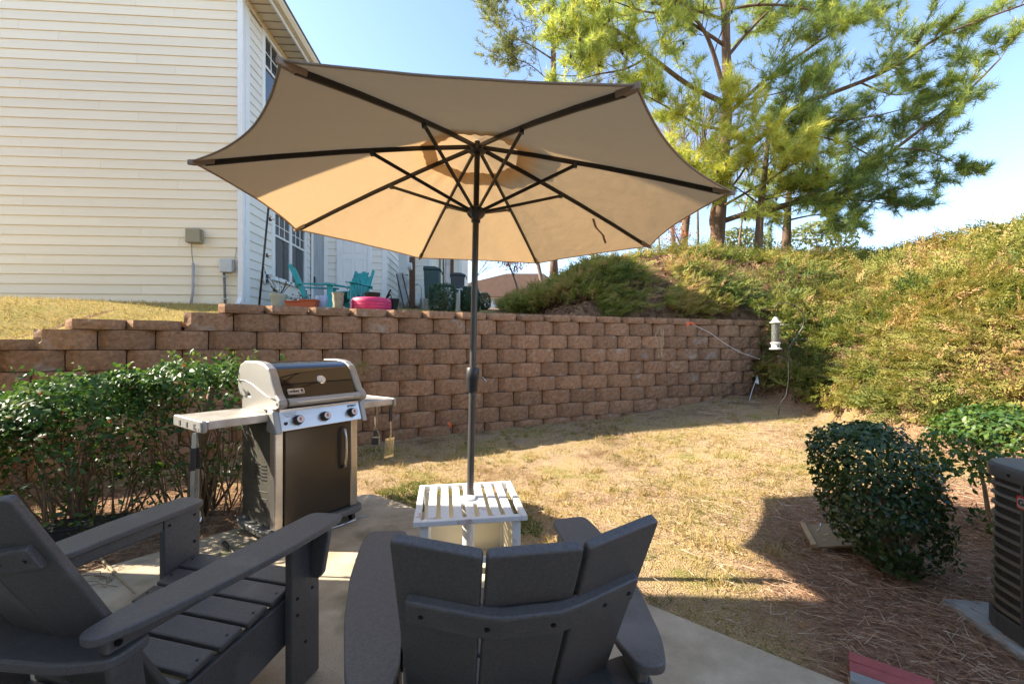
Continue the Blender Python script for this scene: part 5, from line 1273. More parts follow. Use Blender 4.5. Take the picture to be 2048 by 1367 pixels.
# ---- juniper bank: sprays spread over a bumpy cover
def juniper_top(X, Y):
    a = fbm(X * 0.75, Y * 0.75, 21, 3); b = fbm(X * 1.9, Y * 1.9, 22, 3); c = fbm(X * 4.5, Y * 4.5, 26, 2)
    cl = 1 - np.abs(2 * vnoise(X * 1.25 + 0.3 * b, Y * 1.25 + 3, 29) - 1); cl2 = 1 - np.abs(2 * vnoise(X * 2.9, Y * 2.9 + 0.4 * a, 30) - 1)
    return 0.02 + 0.34 * np.clip(a - 0.28, 0, 1) + 0.30 * cl ** 0.6 * (0.4 + b) + 0.26 * cl2 ** 0.7 * (0.3 + c) - 0.17
def in_bank(X, Y):
    s = 0.92 * (Y - Yw(X))
    front = (s <= 0.1) & (X > np.interp(Y, [-5, 2, 3.8, 4.7, 6.5, 7.4, 8], [5.5, 5.1, 4.75, 4.10, 4.25, 4.15, 4.3]) + 0.25 * (fbm(X * 2, Y * 2, 23) - 0.5)) & ((X > 4.1))
    back = (s > 0.12) & (X > np.interp(Y, [5, 6.5, 7.5, 9, 12, 16, 25], [2.5, 1.75, 1.0, 0.1, -0.15, -0.5, -1.2]) + 0.3 * (fbm(X * 2, Y * 2, 24) - 0.5))
    return front | back
def juniper(n, rad_lo, rad_hi, size, seed, nb):
    r = np.random.RandomState(seed)
    # sample in polar coordinates about the viewer so that the density falls off with distance
    ang = r.uniform(R(34), R(92), n); dist = np.sqrt(r.uniform(rad_lo ** 2, rad_hi ** 2, n))
    X = dist * np.cos(ang); Y = dist * np.sin(ang)
    ok = in_bank(X, Y) & (np.abs(X) < 1.35 * Y + 1.5); X, Y = X[ok], Y[ok]
    # thin patches where brown litter shows
    cover = fbm(X * 0.8 + 7, Y * 0.8, 25, 3) - 0.22 * sstep(3.0, 1.5, np.abs(X - 4.2) / 1.0) * sstep(7, 9, Y) * sstep(13, 11, Y)
    ok = cover + r.uniform(-.08, .08, len(X)) > 0.22; X, Y, cover = X[ok], Y[ok], cover[ok]
    cl = 1 - np.abs(2 * vnoise(X * 2.9, Y * 2.9 + 0.4 * fbm(X * 0.75, Y * 0.75, 21, 3), 30) - 1)
    ok = (cl > 0.13) | (r.uniform(0, 1, len(X)) < 0.25); X, Y, cover = X[ok], Y[ok], cover[ok]
    n = len(X); e = 0.06
    h = juniper_top(X, Y); hx = juniper_top(X + e, Y) + ground(X + e, Y); hy = juniper_top(X, Y + e) + ground(X, Y + e); h0 = h + ground(X, Y)
    nrm = unit(np.stack([-(hx - h0) / e, -(hy - h0) / e, np.ones(n)], 1))
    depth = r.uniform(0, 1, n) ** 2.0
    edge = sstep(0.0, 0.5, X - np.interp(Y, [2, 4.7, 6.5, 8], [5.1, 4.1, 4.25, 4.3]) + 0.2)
    Z = ground(X, Y) + np.maximum(h, 0.05) * (1 - 0.75 * depth)
    root = np.stack([X, Y, Z], 1)
    drift = np.stack([vnoise(X * 1.2, Y * 1.2, 31) - 0.5, vnoise(X * 1.2, Y * 1.2, 32) - 0.65, 0 * X], 1) * 2.2
    ax = unit(nrm * 0.30 + drift * 0.7 + r.normal(size=(n, 3)) * [0.55, 0.55, 0.22])
    L_ = size * r.uniform(0.6, 1.35, n)
    side = unit(np.cross(ax, nrm + r.normal(size=(n, 3)) * 0.25)); upv = np.cross(side, ax)
    Vs = []; tn = []
    mound = 0.5 * fbm(X * 1.1, Y * 1.1, 27, 3) + 0.5 * np.clip(0.5 + 1.7 * (fbm(X * 2.4 + 5, Y * 2.4, 33, 2) - 0.5), 0, 1)
    brown = sstep(0.45, 0.72, fbm(X * 0.55 + 4, Y * 0.55 + 2, 28, 3)) * sstep(11, 6, X)
    base_t = np.clip(0.02 + 0.85 * mound + 0.22 * brown + 0.18 * (h - 0.15) - 0.15 * depth + r.normal(size=n) * 0.12, 0, 0.85); base_t[r.uniform(size=n) < 0.05 + 0.10 * brown] = 0.95  # shade put into the tint: deeper sprays darker, raised ones lighter
    for k in range(nb):
        t = (k + 0.3) / nb
        p = root + ax * (L_ * t)[:, None]
        sgn = 1 if k % 2 else -1
        d = unit(ax * 0.7 + side * sgn * (0.85 - 0.45 * t) + upv * r.uniform(-.3, .45, n)[:, None] + r.normal(size=(n, 3)) * 0.15)
        ll = (L_ * (0.30 - 0.17 * t))[:, None]; w = ll * 0.19
        pe = np.cross(d, upv)
        mid = p + d * ll * 0.5
        Vs.append(np.stack([p, mid + pe * w, p + d * ll, mid - pe * w], 1)); tn.append(np.clip(base_t + 0.10 * t, 0, 1))
    V = np.concatenate(Vs, 1).reshape(-1, 3); tint = np.repeat(np.stack(tn, 1), 4, axis=1).reshape(-1)
    FC = np.arange(len(V)).reshape(-1, 4)
    return V, FC, tint
A1 = juniper(32000, 4.5, 9.5, 0.22, 51, 15); A2 = juniper(32000, 9.0, 19.0, 0.31, 52, 12); 
V = np.concatenate([A1[0], A2[0]]); FC = np.concatenate([A1[1], A2[1] + len(A1[0])]); tn = np.concatenate([A1[2], A2[2]])
jn = np_mesh('juniper_bank', V, FC, 'juniper', None, tn); jn['kind'] = 'stuff'; jn['label'] = 'spreading juniper shrubs covering the whole hillside on the right'; jn['category'] = 'junipers'
# woody stems and dead twigs low in the junipers
r = np.random.RandomState(5); n = 2600; X = r.uniform(0.5, 12, n); Y = r.uniform(3.5, 14, n); ok = in_bank(X, Y); X, Y = X[ok], Y[ok]
P = np.stack([X, Y, ground(X, Y) + 0.02], 1); D = unit(r.normal(size=P.shape) * [1, 1, 0.3] + [0, -.3, 0.5])
V, FC = blades(P, D, r.uniform(0.2, 0.5, len(P)), 0.012); jt = np_mesh('juniper_twigs', V, FC, 'dead_leaf', None, np.repeat(r.uniform(0, 1, len(P)), 3)); jt['kind'] = 'stuff'; jt['label'] = 'dead twigs low among the junipers'

# ---- pines
def curve_pts(pts, k=6):
    out = []; n = len(pts)
    for i in range(n - 1):
        a, b = pts[i], pts[i + 1]; p0 = pts[i - 1] if i > 0 else a; p3 = pts[i + 2] if i + 2 < n else b
        for q in range(k):
            t = q / k; out.append(0.5 * ((2 * a) + (b - p0) * t + (2 * p0 - 5 * a + 4 * b - p3) * t * t + (3 * a - p0 - 3 * b + p3) * t ** 3))
    out.append(pts[-1]); return out
def pine(label, trunk, trunk_r, limbs, seed, needle_m='needle', sub=1.0, nl=0.25, group='pines on the bank', nneed=20, cone=True, tint0=0.0, w=0.0135, bark='bark', tuft=1.0):
    base = Vector(trunk[0]); t_ = thing('pine_tree', label, 'pine tree', base, group=group)
    rr = random.Random(seed); r = np.random.RandomState(seed)
    tp = curve_pts([Vector(p) - base for p in trunk], 5); n = len(tp)
    MB().tube(tp, [trunk_r * (1 - 0.55 * i / (n - 1)) * (1.25 if i == 0 else 1) for i in range(n)], 12).build('trunk', bark, t_, smooth=True)
    tb = MB(); tufts = []; tdir = []; lite = []; cones = MB(); nc = 0
    def spray(p, d, L, depth, li):
        """a side branch: bends up, forks, ends in tufts"""
        nonlocal nc
        pts = [p]; dd = d.normalized(); m = 4
        for i in range(m):
            dd = (dd + Vector((rr.gauss(0, .16), rr.gauss(0, .16), rr.gauss(0.05, .12)))).normalized()
            pts.append(pts[-1] + dd * (L / m))
            if depth < 2 and i >= 0 and rr.random() < (0.95 if depth == 0 else 0.8):
                for _ in range(2 if depth == 0 else 1):
                    q = (dd + Vector((rr.gauss(0, .75), rr.gauss(0, .75), rr.gauss(0.12, .45)))).normalized()
                    spray(pts[-1], q, L * rr.uniform(0.38, 0.62), depth + 1, li)
        r0 = 0.014 * (L / 1.2) ** 0.7
        tb.tube(pts, [r0 * (1 - 0.8 * i / m) for i in range(m + 1)], 4, cap=False)
        for i in range(2, m + 1):
            if i == m or (depth >= 1 and rr.random() < 0.28):
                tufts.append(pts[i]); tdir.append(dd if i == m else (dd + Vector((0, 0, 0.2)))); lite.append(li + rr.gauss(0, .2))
        if cone and nc < 90 and rr.random() < 0.10:
            c0 = pts[-2]; cones.tube([c0, c0 + Vector((0.01, 0, -0.05)), c0 + Vector((0.01, 0, -0.11))], [0.012, 0.04, 0.012], 6); nc += 1
    for li, (pl, r0, dens, length, light) in enumerate(limbs):
        cp = curve_pts([Vector(p) - base for p in pl], 6); m = len(cp)
        tb.tube(cp, [r0 * (1 - 0.78 * i / (m - 1)) for i in range(m)], 7, cap=False)
        tot = sum((cp[i + 1] - cp[i]).length for i in range(m - 1)); ns = int(tot * dens * sub)
        for q in range(ns):
            f = 0.20 + 0.80 * (q + rr.random()) / max(1, ns); i = min(m - 2, int(f * (m - 1))); p = cp[i].lerp(cp[i + 1], f * (m - 1) - i)
            d = (cp[i + 1] - cp[i]).normalized()
            side = Vector((rr.gauss(0, 1), rr.gauss(0, 1), rr.gauss(0.15, .7))); side = (side - d * side.dot(d)).normalized()
            spray(p, d * 0.7 + side * rr.uniform(0.5, 1.1), length * 1.45 * rr.uniform(0.5, 1.25) * (1.1 - 0.45 * f), 0, light)
        spray(cp[-1], cp[-1] - cp[-2], length * 0.7, 0, light)
    tb.build('branches', bark, t_, smooth=True)
    if cone and nc: cones.build('cones', 'cone', t_, smooth=True)['kind'] = 'stuff'
    T = np.array([tuple(p) for p in tufts]); D = unit(np.array([tuple(p) for p in tdir])); nt_ = len(T)
    idx = np.repeat(np.arange(nt_), nneed); k = len(idx)
    spread = r.uniform(-0.16, 0.02, k)[:, None] * tuft
    P = T[idx] + D[idx] * spread
    DD = unit(D[idx] * r.uniform(0.35, 1.3, k)[:, None] + unit(r.normal(size=(k, 3))) * 0.85 + [0, 0, 0.12])
    V, FC = blades(P, DD, nl * r.uniform(0.7, 1.2, k), w, np.stack([0 * DD[:, 0], 0 * DD[:, 0], -0.03 * r.uniform(0, 1, k)], 1), seed)
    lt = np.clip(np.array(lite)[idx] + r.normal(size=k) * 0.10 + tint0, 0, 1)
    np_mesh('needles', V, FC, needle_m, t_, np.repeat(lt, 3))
    return t_, nt_
def L3(pts, d0, d1): 
    n = len(pts); return [pix(x, y, d0 + (d1 - d0) * i / (n - 1)) for i, (x, y) in enumerate(pts)]
D0 = 13.5
limbs = [
 (L3([(1446, 205), (1374, 168), (1300, 112), (1240, 66), (1199, 46), (1120, 18)], D0, 11.5), 0.085, 3.6, 1.05, 0.55),
 (L3([(1300, 112), (1250, 138), (1190, 150), (1140, 168)], 12.4, 11.6), 0.04, 4.6, 0.9, 0.62),
 (L3([(1448, 180), (1417, 80), (1380, 25), (1335, -30)], D0, 12.5), 0.08, 3.6, 1.0, 0.5),
 (L3([(1450, 120), (1500, 60), (1560, 0), (1600, -40)], D0, 13.8), 0.06, 4.2, 1.0, 0.42),
 (L3([(1452, 330), (1545, 255), (1598, 212), (1720, 165), (1800, 127), (1890, 69), (2060, 5)], D0, 11.8), 0.095, 3.7, 0.85, 0.36),
 (L3([(1436, 446), (1500, 425), (1608, 398), (1725, 335), (1789, 298), (1853, 250), (1932, 186), (2001, 117)], D0, 11.4), 0.09, 3.6, 0.85, 0.38),
 (L3([(1520, 430), (1608, 404), (1704, 400), (1800, 412)], 13.4, 12.0), 0.05, 5.0, 0.75, 0.22),
 (L3([(1455, 300), (1520, 272), (1600, 268), (1700, 290), (1780, 340)], D0, 12.2), 0.055, 4.0, 0.85, 0.32),
 (L3([(1440, 340), (1380, 325), (1320, 330), (1285, 352)], D0, 12.4), 0.05, 5.0, 0.85, 0.72),
 (L3([(1445, 260), (1390, 246), (1330, 212), (1290, 190)], D0, 12.2), 0.05, 5.0, 0.85, 0.70),
 (L3([(1452, 232), (1520, 170), (1600, 110), (1680, 55), (1760, 5)], D0, 13.0), 0.07, 3.8, 0.95, 0.36),
 (L3([(1450, 92), (1400, 58), (1320, 10), (1260, -30)], D0, 12.5), 0.06, 4.2, 1.0, 0.5),
 (L3([(1450, 390), (1480, 352), (1500, 320), (1530, 285)], 13.3, 11.6), 0.045, 6.5, 0.85, 0.92),
 (L3([(1450, 410), (1510, 375), (1560, 345), (1590, 310)], 13.3, 11.8), 0.045, 6.5, 0.8, 0.85),
 (L3([(1445, 350), (1420, 300), (1410, 260), (1440, 215)], 13.3, 11.8), 0.04, 6.0, 0.8, 0.9),
 (L3([(1600, 213), (1660, 240), (1750, 232), (1850, 205)], 12.9, 12.0), 0.04, 4.2, 0.7, 0.35),
 (L3([(1440, 410), (1400, 385), (1370, 370), (1350, 390)], 13.4, 12.6), 0.035, 5.5, 0.7, 0.75),
 (L3([(1720, 165), (1790, 190), (1860, 175)], 12.5, 12.0), 0.03, 4.5, 0.6, 0.35),
 (L3([(1789, 298), (1850, 300), (1920, 330)], 11.9, 11.6), 0.03, 4.5, 0.6, 0.30),
 (L3([(1450, 60), (1440, 0), (1430, -40)], D0, 13.2), 0.05, 4.5, 1.0, 0.5),
 (L3([(1450, 40), (1380, 20), (1300, 25), (1220, 0)], D0, 12.0), 0.05, 4.2, 1.0, 0.55),
 (L3([(1240, 66), (1190, 90), (1150, 95)], 11.9, 11.6), 0.03, 5.0, 0.9, 0.6),
 (L3([(1450, 20), (1520, 10), (1600, 15), (1660, 40)], D0, 12.6), 0.05, 4.2, 0.9, 0.4),
 (L3([(1452, 200), (1490, 200), (1540, 190), (1600, 175)], D0, 12.4), 0.04, 4.2, 0.8, 0.42),
]
pA, nA = pine('large spreading pine with long limbs reaching to the right edge', [pix(1432, 512, D0), pix(1440, 400, D0), pix(1448, 300, D0), pix(1455, 190, D0), pix(1452, 90, D0), pix(1450, -80, D0)], 0.23, limbs, 71, sub=0.54)
# second, thinner pine
pine('slim pine standing just right of the large one', [pix(1516, 512, 13.0), pix(1521, 420, 13.0), pix(1530, 340, 13.0), pix(1540, 240, 13.0)], 0.125,
     [(L3([(1522, 410), (1480, 380), (1455, 365)], 13.0, 12.3), 0.03, 5, 0.7, 0.8), (L3([(1524, 400), (1570, 390), (1610, 380)], 13.0, 12.4), 0.03, 5, 0.7, 0.6), (L3([(1530, 340), (1560, 300), (1600, 280)], 13.0, 12.6), 0.03, 5, 0.7, 0.45)], 72)
pine('distant pine with short trunk right of the slim pine', [pix(1572, 505, 16.5), pix(1575, 430, 16.5), pix(1580, 360, 16.5)], 0.18,
     [(L3([(1575, 425), (1540, 400), (1525, 420)], 16.5, 16), 0.04, 5, 0.8, 0.5), (L3([(1578, 440), (1640, 430), (1690, 450)], 16.5, 16), 0.04, 5, 0.8, 0.25), (L3([(1578, 400), (1620, 390), (1650, 410)], 16.5, 16.2), 0.04, 5, 0.8, 0.3)], 73, cone=False)
lw = MB(); rp_ = gpix(1436, 512, 0) ; b0 = pix(1440, 510, 13.1)
lt_ = thing('leaning_trunk', 'thin reddish crooked trunk leaning against the large pine', 'trunk', b0)
lw.tube(curve_pts([pix(*a, 13.05) - b0 for a in ((1444, 515), (1438, 485), (1424, 450), (1426, 420), (1434, 395), (1440, 350))], 4), 0.075, 8); lw.build('stem', 'bark_red', lt_, smooth=True)
# far pine at the left with a bare trunk
pine('tall far pine behind the umbrella with tufts on bare branches', [pix(1108, 560, 24), pix(1107, 300, 24), pix(1107, 150, 24), pix(1106, 0, 24), pix(1105, -120, 24)], 0.22,
     [(L3([(1107, 120), (1060, 90), (1020, 70), (990, 40)], 24, 23.5), 0.05, 2.2, 1.5, 0.4), (L3([(1107, 60), (1070, 30), (1020, -10)], 24, 23.5), 0.05, 2.4, 1.5, 0.5), (L3([(1107, 170), (1060, 130), (1020, 115)], 24, 24), 0.04, 2.0, 1.2, 0.4),
      (L3([(1107, 100), (1150, 60), (1190, 20)], 24, 24), 0.05, 2.4, 1.5, 0.6), (L3([(1106, 10), (1080, -30), (1040, -60)], 24, 24), 0.05, 2.6, 1.5, 0.5), (L3([(1107, 150), (1160, 150), (1200, 120)], 24, 24), 0.04, 2.2, 1.4, 0.6), (L3([(1107, 200), (1170, 190), (1230, 180)], 24, 24), 0.04, 2.2, 1.4, 0.6)],
     74, needle_m='far_needle', nl=0.30, w=0.026, nneed=13, cone=False)

# ---- bare winter trees
def bare_tree(label, base, h, r0, seed, lean=0.0, spread=0.55, m='twig', levels=4, leaf=None, group='bare winter trees'):
    t = thing('bare_tree', label, 'tree', base, group=group); rr = random.Random(seed); tr_ = MB(); br_ = MB(); ends = []
    def grow(p, d, L, r_, lev):
        pts = [p]; dd = d
        for i in range(4):
            dd = (dd + Vector((rr.gauss(0, .10), rr.gauss(0, .10), rr.gauss(0.03, .06)))).normalized(); pts.append(pts[-1] + dd * L / 4)
        (tr_ if lev == 0 else br_).tube(pts, [r_ * (1 - .55 * i / 4) for i in range(5)], 6 if lev < 2 else 3, cap=False)
        if lev >= levels: ends.append(pts[-1]); return
        for i in (1, 2, 3, 4):
            for _ in range(1 if lev == 0 and i < 2 else (2 if lev < 2 else 1)):
                if lev == 0 and i == 1: continue
                q = (dd + Vector((rr.gauss(0, spread), rr.gauss(0, spread), rr.gauss(0.1, .25)))).normalized()
                grow(pts[i], q, L * rr.uniform(.42, .62), r_ * (1 - .55 * i / 4) * .6, lev + 1)
    grow(Vector((0, 0, -0.3)), Vector((lean, 0, 1)).normalized(), h, r0, 0)
    tr_.build('trunk', m, t, smooth=True); br_.build('crown', m, t)
    if leaf:
        P = np.array([tuple(e) for e in ends]); r = np.random.RandomState(seed); P = np.repeat(P, leaf[1], 0) + r.normal(size=(len(P) * leaf[1], 3)) * leaf[2]
        leaves('leaf_cover', P, r.normal(size=P.shape), leaf[3], leaf[0], t, r.uniform(0, 1, len(P)), 0.6, seed=seed)
    return t
bare_tree('tall bare tree left of the far pine above the umbrella', pix(1085, 560, 26), 7.5, 0.13, 81, -0.10, 0.5)
bare_tree('grey bare tree showing through the big pine', pix(1180, 545, 24), 8.0, 0.13, 82, 0.05, 0.45)
bare_tree('slender bare tree between umbrella and large pine', pix(1352, 515, 19), 4.8, 0.11, 83, 0.08)
bare_tree('second slender bare tree behind the large pine', pix(1395, 515, 21), 5.0, 0.08, 84, -0.05)
bare_tree('thin bare sapling right of the large pine trunk', pix(1478, 512, 18), 4.2, 0.06, 85, 0.05)
bare_tree('thin bare sapling near the umbrella edge', pix(1320, 512, 20), 3.5, 0.05, 88, 0.02)
bare_tree('dark bare trunk close left of the leaning trunk', pix(1363, 512, 15), 4.2, 0.17, 89, 0.02, m='bark')
bare_tree('bare distant tree behind the far house roof', pix(955, 600, 40), 5.0, 0.09, 86, 0.0, 0.6)
bare_tree('small tree holding pale orange leaves above the dark junipers', pix(1040, 585, 21), 2.3, 0.06, 87, -0.3, 0.6, leaf=('autumn', 4, 0.10, 0.10))
bare_tree('young tree with red leaves at the foot of the large pine', pix(1370, 515, 13.6), 1.2, 0.03, 90, -0.1, 0.7, leaf=('autumn', 3, 0.06, 0.07), levels=3)
# distant leafy mass low behind the crest
for px_, y_, d, w_, h0, lb, sd in ((1640, 500, 20, 1.7, 1.4, 'low green bush on the crest right of the pines', 91), (1480, 510, 20, 1.5, 1.3, 'low olive bush on the crest behind the large pine trunk', 92)):
    p = pix(px_, y_, d); round_bush('crest_bush', lb, p, w_, 1.0, -0.5, h0, sd, 1500, 'far_needle', 0.20, gap=0.34, power=2)

# ---- grass, straw, litter
def scatter(n, x0, x1, y0, y1, fn, seed):
    r = np.random.RandomState(seed); X = r.uniform(x0, x1, n); Y = r.uniform(y0, y1, n); ok = fn(X, Y, r); return X[ok], Y[ok], r
def off_patio(X, Y):
    a = (X - A_.x) * e1.x + (Y - A_.y) * e1.y; b = (X - A_.x) * e2.x + (Y - A_.y) * e2.y
    return ~((b > -0.03) & (a > 0.02 * 0 - 0.05) & (b < 6.5) & (a < 7)) 
def lower_ok(X, Y, r): return off_patio(X, Y) & (Y < Yw(X) - 0.2) & (np.abs(X) < 1.25 * Y + 0.3) & (X < 4.6)
# short dormant blades, sparser where the soil is bare
X, Y, r = scatter(120000, -4, 4.6, 1.3, 7.6, lambda X, Y, r: lower_ok(X, Y, r) & (fbm(X * 1.3, Y * 1.3, 61) + r.uniform(-.15, .15, len(X)) > 0.42) & (r.uniform(0, 1, len(X)) > straw_mask(X, Y) * 0.92) & (r.uniform(0, 1, len(X)) < np.clip(5.5 / (Y + 1.5), 0, 1)), 101)
P = np.stack([X, Y, ground(X, Y) - 0.012], 1); D = unit(r.normal(size=P.shape) * [1, 1, .3] + [0, 0, 0.75])
V, FC = blades(P, D, r.uniform(0.015, 0.055, len(P)), 0.006)
gt = np.clip(0.62 + 0.5 * (fbm(X * 1.8, Y * 1.8, 62) - 0.5) * 2.2 + r.normal(size=len(X)) * 0.18, 0, 1); gt = np.where(fbm(X * 2.3 + 9, Y * 2.3, 63) > 0.60, gt * 0.35, gt)
g = np_mesh('dormant_grass', V, FC, 'grass', None, np.repeat(gt, 3)); g['kind'] = 'stuff'; g['label'] = 'short dormant grass blades on the lawn'
# standing clumps of coarser dry grass
X0, Y0, r = scatter(2600, -3.5, 4.5, 1.6, 7.4, lambda X, Y, r: lower_ok(X, Y, r) & (straw_mask(X, Y) < 0.5) & (fbm(X * 1.7 + 2, Y * 1.7, 66) > 0.46), 106)
k = np.repeat(np.arange(len(X0)), 16); X = X0[k] + r.normal(size=len(k)) * 0.025; Y = Y0[k] + r.normal(size=len(k)) * 0.025
P = np.stack([X, Y, ground(X, Y) - 0.012], 1); D = unit(r.normal(size=P.shape) * [.8, .8, .2] + [0, 0, 0.9]); V, FC = blades(P, D, r.uniform(0.03, 0.085, len(P)), 0.006)
g = np_mesh('grass_clumps', V, FC, 'grass', None, np.repeat(np.clip(r.uniform(0, 1, len(X0))[k] * 0.8 + r.uniform(0, .3, len(k)), 0, 1), 3)); g['kind'] = 'stuff'; g['label'] = 'coarser standing clumps of dry grass on the lawn'
# greener tufts beside the slab
def tuft_field(X, Y, r): 
    b = (X - A_.x) * e2.x + (Y - A_.y) * e2.y; a = (X - A_.x) * e1.x + (Y - A_.y) * e1.y
    return off_patio(X, Y) & (b > -0.42 - 0.2 * r.uniform(0, 1, len(X))) & (a > 0.1) & (a < 2.6) & (fbm(X * 3, Y * 3, 64) + 0.25 * (a < 1.3) > 0.52)
X, Y, r = scatter(60000, -1.6, 1.6, 1.6, 4.2, tuft_field, 102)
P = np.stack([X, Y, ground(X, Y) - 0.012], 1); D = unit(r.normal(size=P.shape) * [.7, .7, .2] + [0, 0, 1])
V, FC = blades(P, D, r.uniform(0.02, 0.065, len(P)), 0.004); g = np_mesh('green_grass', V, FC, 'grass_green', None, np.repeat(r.uniform(0, 1, len(P)), 3)); g['kind'] = 'stuff'; g['label'] = 'greener grass growing along the patio edge'
# grass on the upper strip
X, Y, r = scatter(60000, -9, 0.2, 3.6, 10, lambda X, Y, r: (0.92 * (Y - Yw(X)) > 0.2) & (Y < 7.3 + 3 * (X > -4.4)) & (np.abs(X) < 1.25 * Y + .3), 103)
P = np.stack([X, Y, ground(X, Y) + 0.01], 1); D = unit(r.normal(size=P.shape) * [.7, .7, .2] + [0, 0, 1])
dk = (np.abs(Y - 7.1 - 0.07 * (X + 4.6)) < 0.3) & (X < -4.4)  # longer blades at the house foot; house shade put into their darker tint
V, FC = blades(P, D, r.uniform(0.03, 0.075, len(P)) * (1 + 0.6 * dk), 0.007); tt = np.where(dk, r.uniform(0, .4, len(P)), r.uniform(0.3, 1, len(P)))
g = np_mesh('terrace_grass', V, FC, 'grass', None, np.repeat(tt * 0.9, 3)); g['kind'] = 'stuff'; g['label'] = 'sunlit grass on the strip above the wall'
# pine straw
X, Y, r = scatter(90000, -4.5, 4.8, 0.9, 5.0, lambda X, Y, r: off_patio(X, Y) & (np.abs(X) < 1.25 * Y + 0.3) & (r.uniform(0, 1, len(X)) < straw_mask(X, Y)) & (r.uniform(0, 1, len(X)) < np.clip(2.4 / Y, 0, 1)), 104)
P = np.stack([X, Y, ground(X, Y) + r.uniform(-0.008, 0.022, len(X))], 1); a = r.normal(size=len(X)) * 0.8 - 0.5
D = np.stack([np.cos(a), np.sin(a), r.normal(size=len(X)) * 0.14], 1)
V, FC = blades(P, D, r.uniform(0.06, 0.17, len(P)), 0.0035); g = np_mesh('pine_straw', V, FC, 'straw', None, np.repeat(np.clip(r.beta(1.6, 2.2, len(P)), 0, 1), 3)); g['kind'] = 'stuff'; g['label'] = 'fallen pine needles covering the bed round the bushes'
# thin straw blown over the lawn
X, Y, r = scatter(16000, -3, 4.6, 1.3, 7.4, lambda X, Y, r: lower_ok(X, Y, r) & (fbm(X * 1.1 + 3, Y * 1.1, 65) > 0.45), 105)
P = np.stack([X, Y, ground(X, Y) + r.uniform(-.005, 0.012, len(X))], 1); a = r.uniform(0, 6.28, len(X)); D = np.stack([np.cos(a), np.sin(a), r.normal(size=len(X)) * .1], 1)
V, FC = blades(P, D, r.uniform(0.05, 0.14, len(P)), 0.004); g = np_mesh('blown_straw', V, FC, 'straw', None, np.repeat(r.uniform(.3, 1, len(P)), 3)); g['kind'] = 'stuff'; g['label'] = 'loose pine needles blown over the lawn'
# dead leaves above the wall, on the bank, and in the beds
def ll(n, x0, x1, y0, y1, fn, seed, size, name, label, up=0.015):
    X, Y, r = scatter(n, x0, x1, y0, y1, fn, seed); P = np.stack([X, Y, ground(X, Y) + up], 1)
    o = leaves(name, P, r.normal(size=P.shape) * 0.5 + [0, 0, 1], size, 'dead_leaf', None, r.uniform(0, 1, len(P)), 0.6, 0.4, 0.3, seed=seed); o['kind'] = 'stuff'; o['label'] = label
ll(9000, -1.2, 5, 5.7, 10.5, lambda X, Y, r: (0.92 * (Y - Yw(X)) > 0.14) & (X > -0.8 + 0.4 * r.uniform(-1, 1, len(X))) & ((X < 2.6)), 111, 0.07, 'leaf_litter', 'brown fallen leaves behind the top of the block wall')
ll(9000, 1, 9, 5.5, 13, lambda X, Y, r: in_bank(X, Y), 112, 0.08, 'bank_litter', 'brown dead leaves caught in the juniper bank', 0.10)
ll(1100, -4, 4.4, 1.2, 7, lambda X, Y, r: lower_ok(X, Y, r) & ((straw_mask(X, Y) > 0.3) | (Y > Yw(X) - 0.8)), 113, 0.035, 'bed_litter', 'small dead leaves and chips in the straw bed', 0.012)
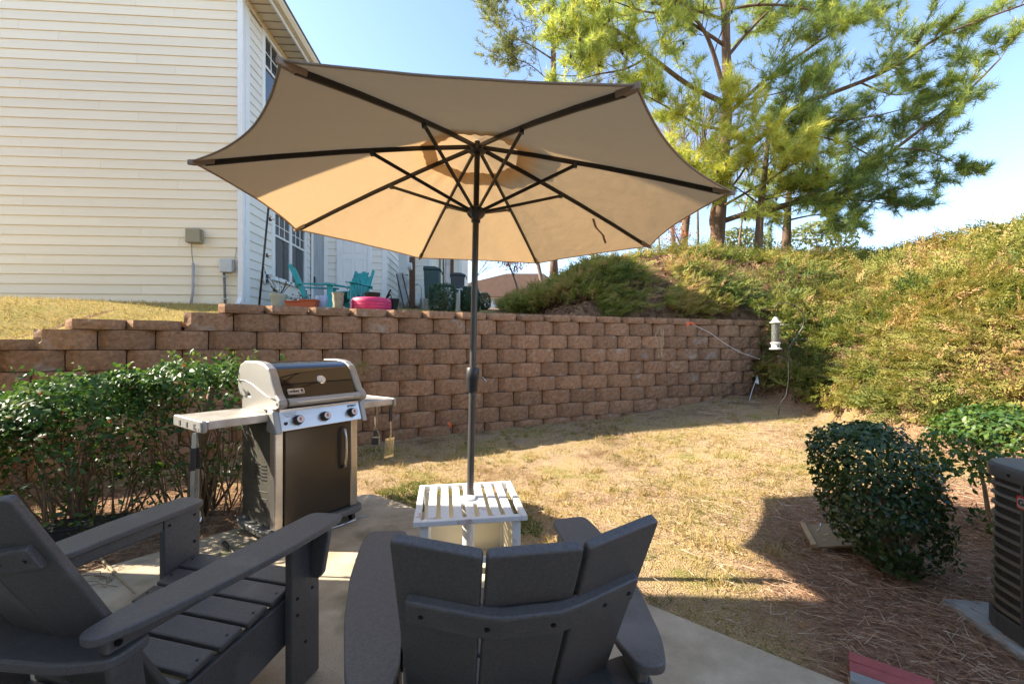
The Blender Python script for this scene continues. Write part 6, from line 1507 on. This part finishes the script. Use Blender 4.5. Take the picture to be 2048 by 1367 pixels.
# twigs on the slab at left
tw = thing('fallen_twig', 'dead branching twig lying on the slab beside the left chair', 'twig', gpix(235, 1150, 0.01)); rr = random.Random(9); o_ = Vector(tw.location); b = MB()
main = [gpix(*a, 0.012) - o_ for a in ((200, 1115), (225, 1140), (250, 1165), (270, 1185))]; b.tube(main, [0.008, 0.007, 0.005, 0.003], 6); b.build('main_stick', 'dry', tw)
b = MB()
for i in range(16):
    a = gpix(200 + rr.uniform(-20, 40), 1120 + rr.uniform(-10, 60), 0.01) - o_; c_ = a + Vector((rr.uniform(-.2, .2), rr.uniform(-.15, .15), rr.uniform(0, 0.03))); b.tube([a, (a + c_) / 2 + Vector((0.01, 0.02, 0.005)), c_], 0.002, 4)
b.build('twiglets', 'stem', tw)['kind'] = 'stuff'
# tuft of dry grass growing out of the wall, above the right shelf of the grill
wg = thing('wall_grass_tuft', 'tuft of dry grass growing from a joint in the block wall', 'grass tuft', pix(722, 728, 5.05)); r = np.random.RandomState(4); n = 150
P = r.normal(size=(n, 3)) * [0.03, 0.02, 0.02]; D = unit(r.normal(size=(n, 3)) * [.6, .3, .4] + [0, -0.3, 0.15])
V, FC = blades(P, D, r.uniform(0.10, 0.22, n), 0.005, np.stack([r.normal(size=n) * .03, 0 * P[:, 0], -r.uniform(0.02, 0.16, n)], 1)); np_mesh('blades', V, FC, 'grass', wg, np.repeat(r.uniform(.2, 1, n), 3))
# dried flower stalks in the pots
for px_, d, z_, nst, lb in ((557, 6.35, 0.2, 14, 'dry flower stalks standing in the pale green pot'), (605, 6.0, 0.13, 8, 'dry stalks in the red trough planters'), (715, 6.4, 0.1, 16, 'leafless shrub stalks rising behind the wavy vase')):
    p = terr(px_, d); t = thing('dry_stalks', lb, 'plant', p + Vector((0, 0, z_))); b = MB(); rr = random.Random(int(px_)); fl_ = MB()
    for i in range(nst):
        q = Vector((rr.uniform(-.22, .22), rr.uniform(-.08, .08), rr.uniform(.10, .38) * (1 if nst > 8 else .4))); b.tube([(0, 0, 0), tuple(q * 0.5 + Vector((0.02, 0, 0.03))), tuple(q)], [0.004, 0.003, 0.002], 4)
        fl_.lathe([(0.003, 0), (0.012, 0.01), (0.003, 0.022)], 6, tuple(q))
    b.build('stalk', 'cone', t)['kind'] = 'stuff'; fl_.build('seed_head', 'cone', t)['kind'] = 'stuff'
# small yellow marker in the junipers
yp = pix(2003, 572, 10.2); yx = thing('yellow_marker', 'bright yellow plastic scrap caught in the junipers near the right edge', 'scrap', yp)
MB().prism(rpoly([(-0.09, -0.05), (0.02, -0.07), (0.11, -0.02), (0.10, 0.07), (0.0, 0.09), (-0.10, 0.05)], 0.03, 3), lambda u, v, w: (u, w - 0.3 * v, v), -0.012, 0.012).build('sheet', 'yellow', yx)
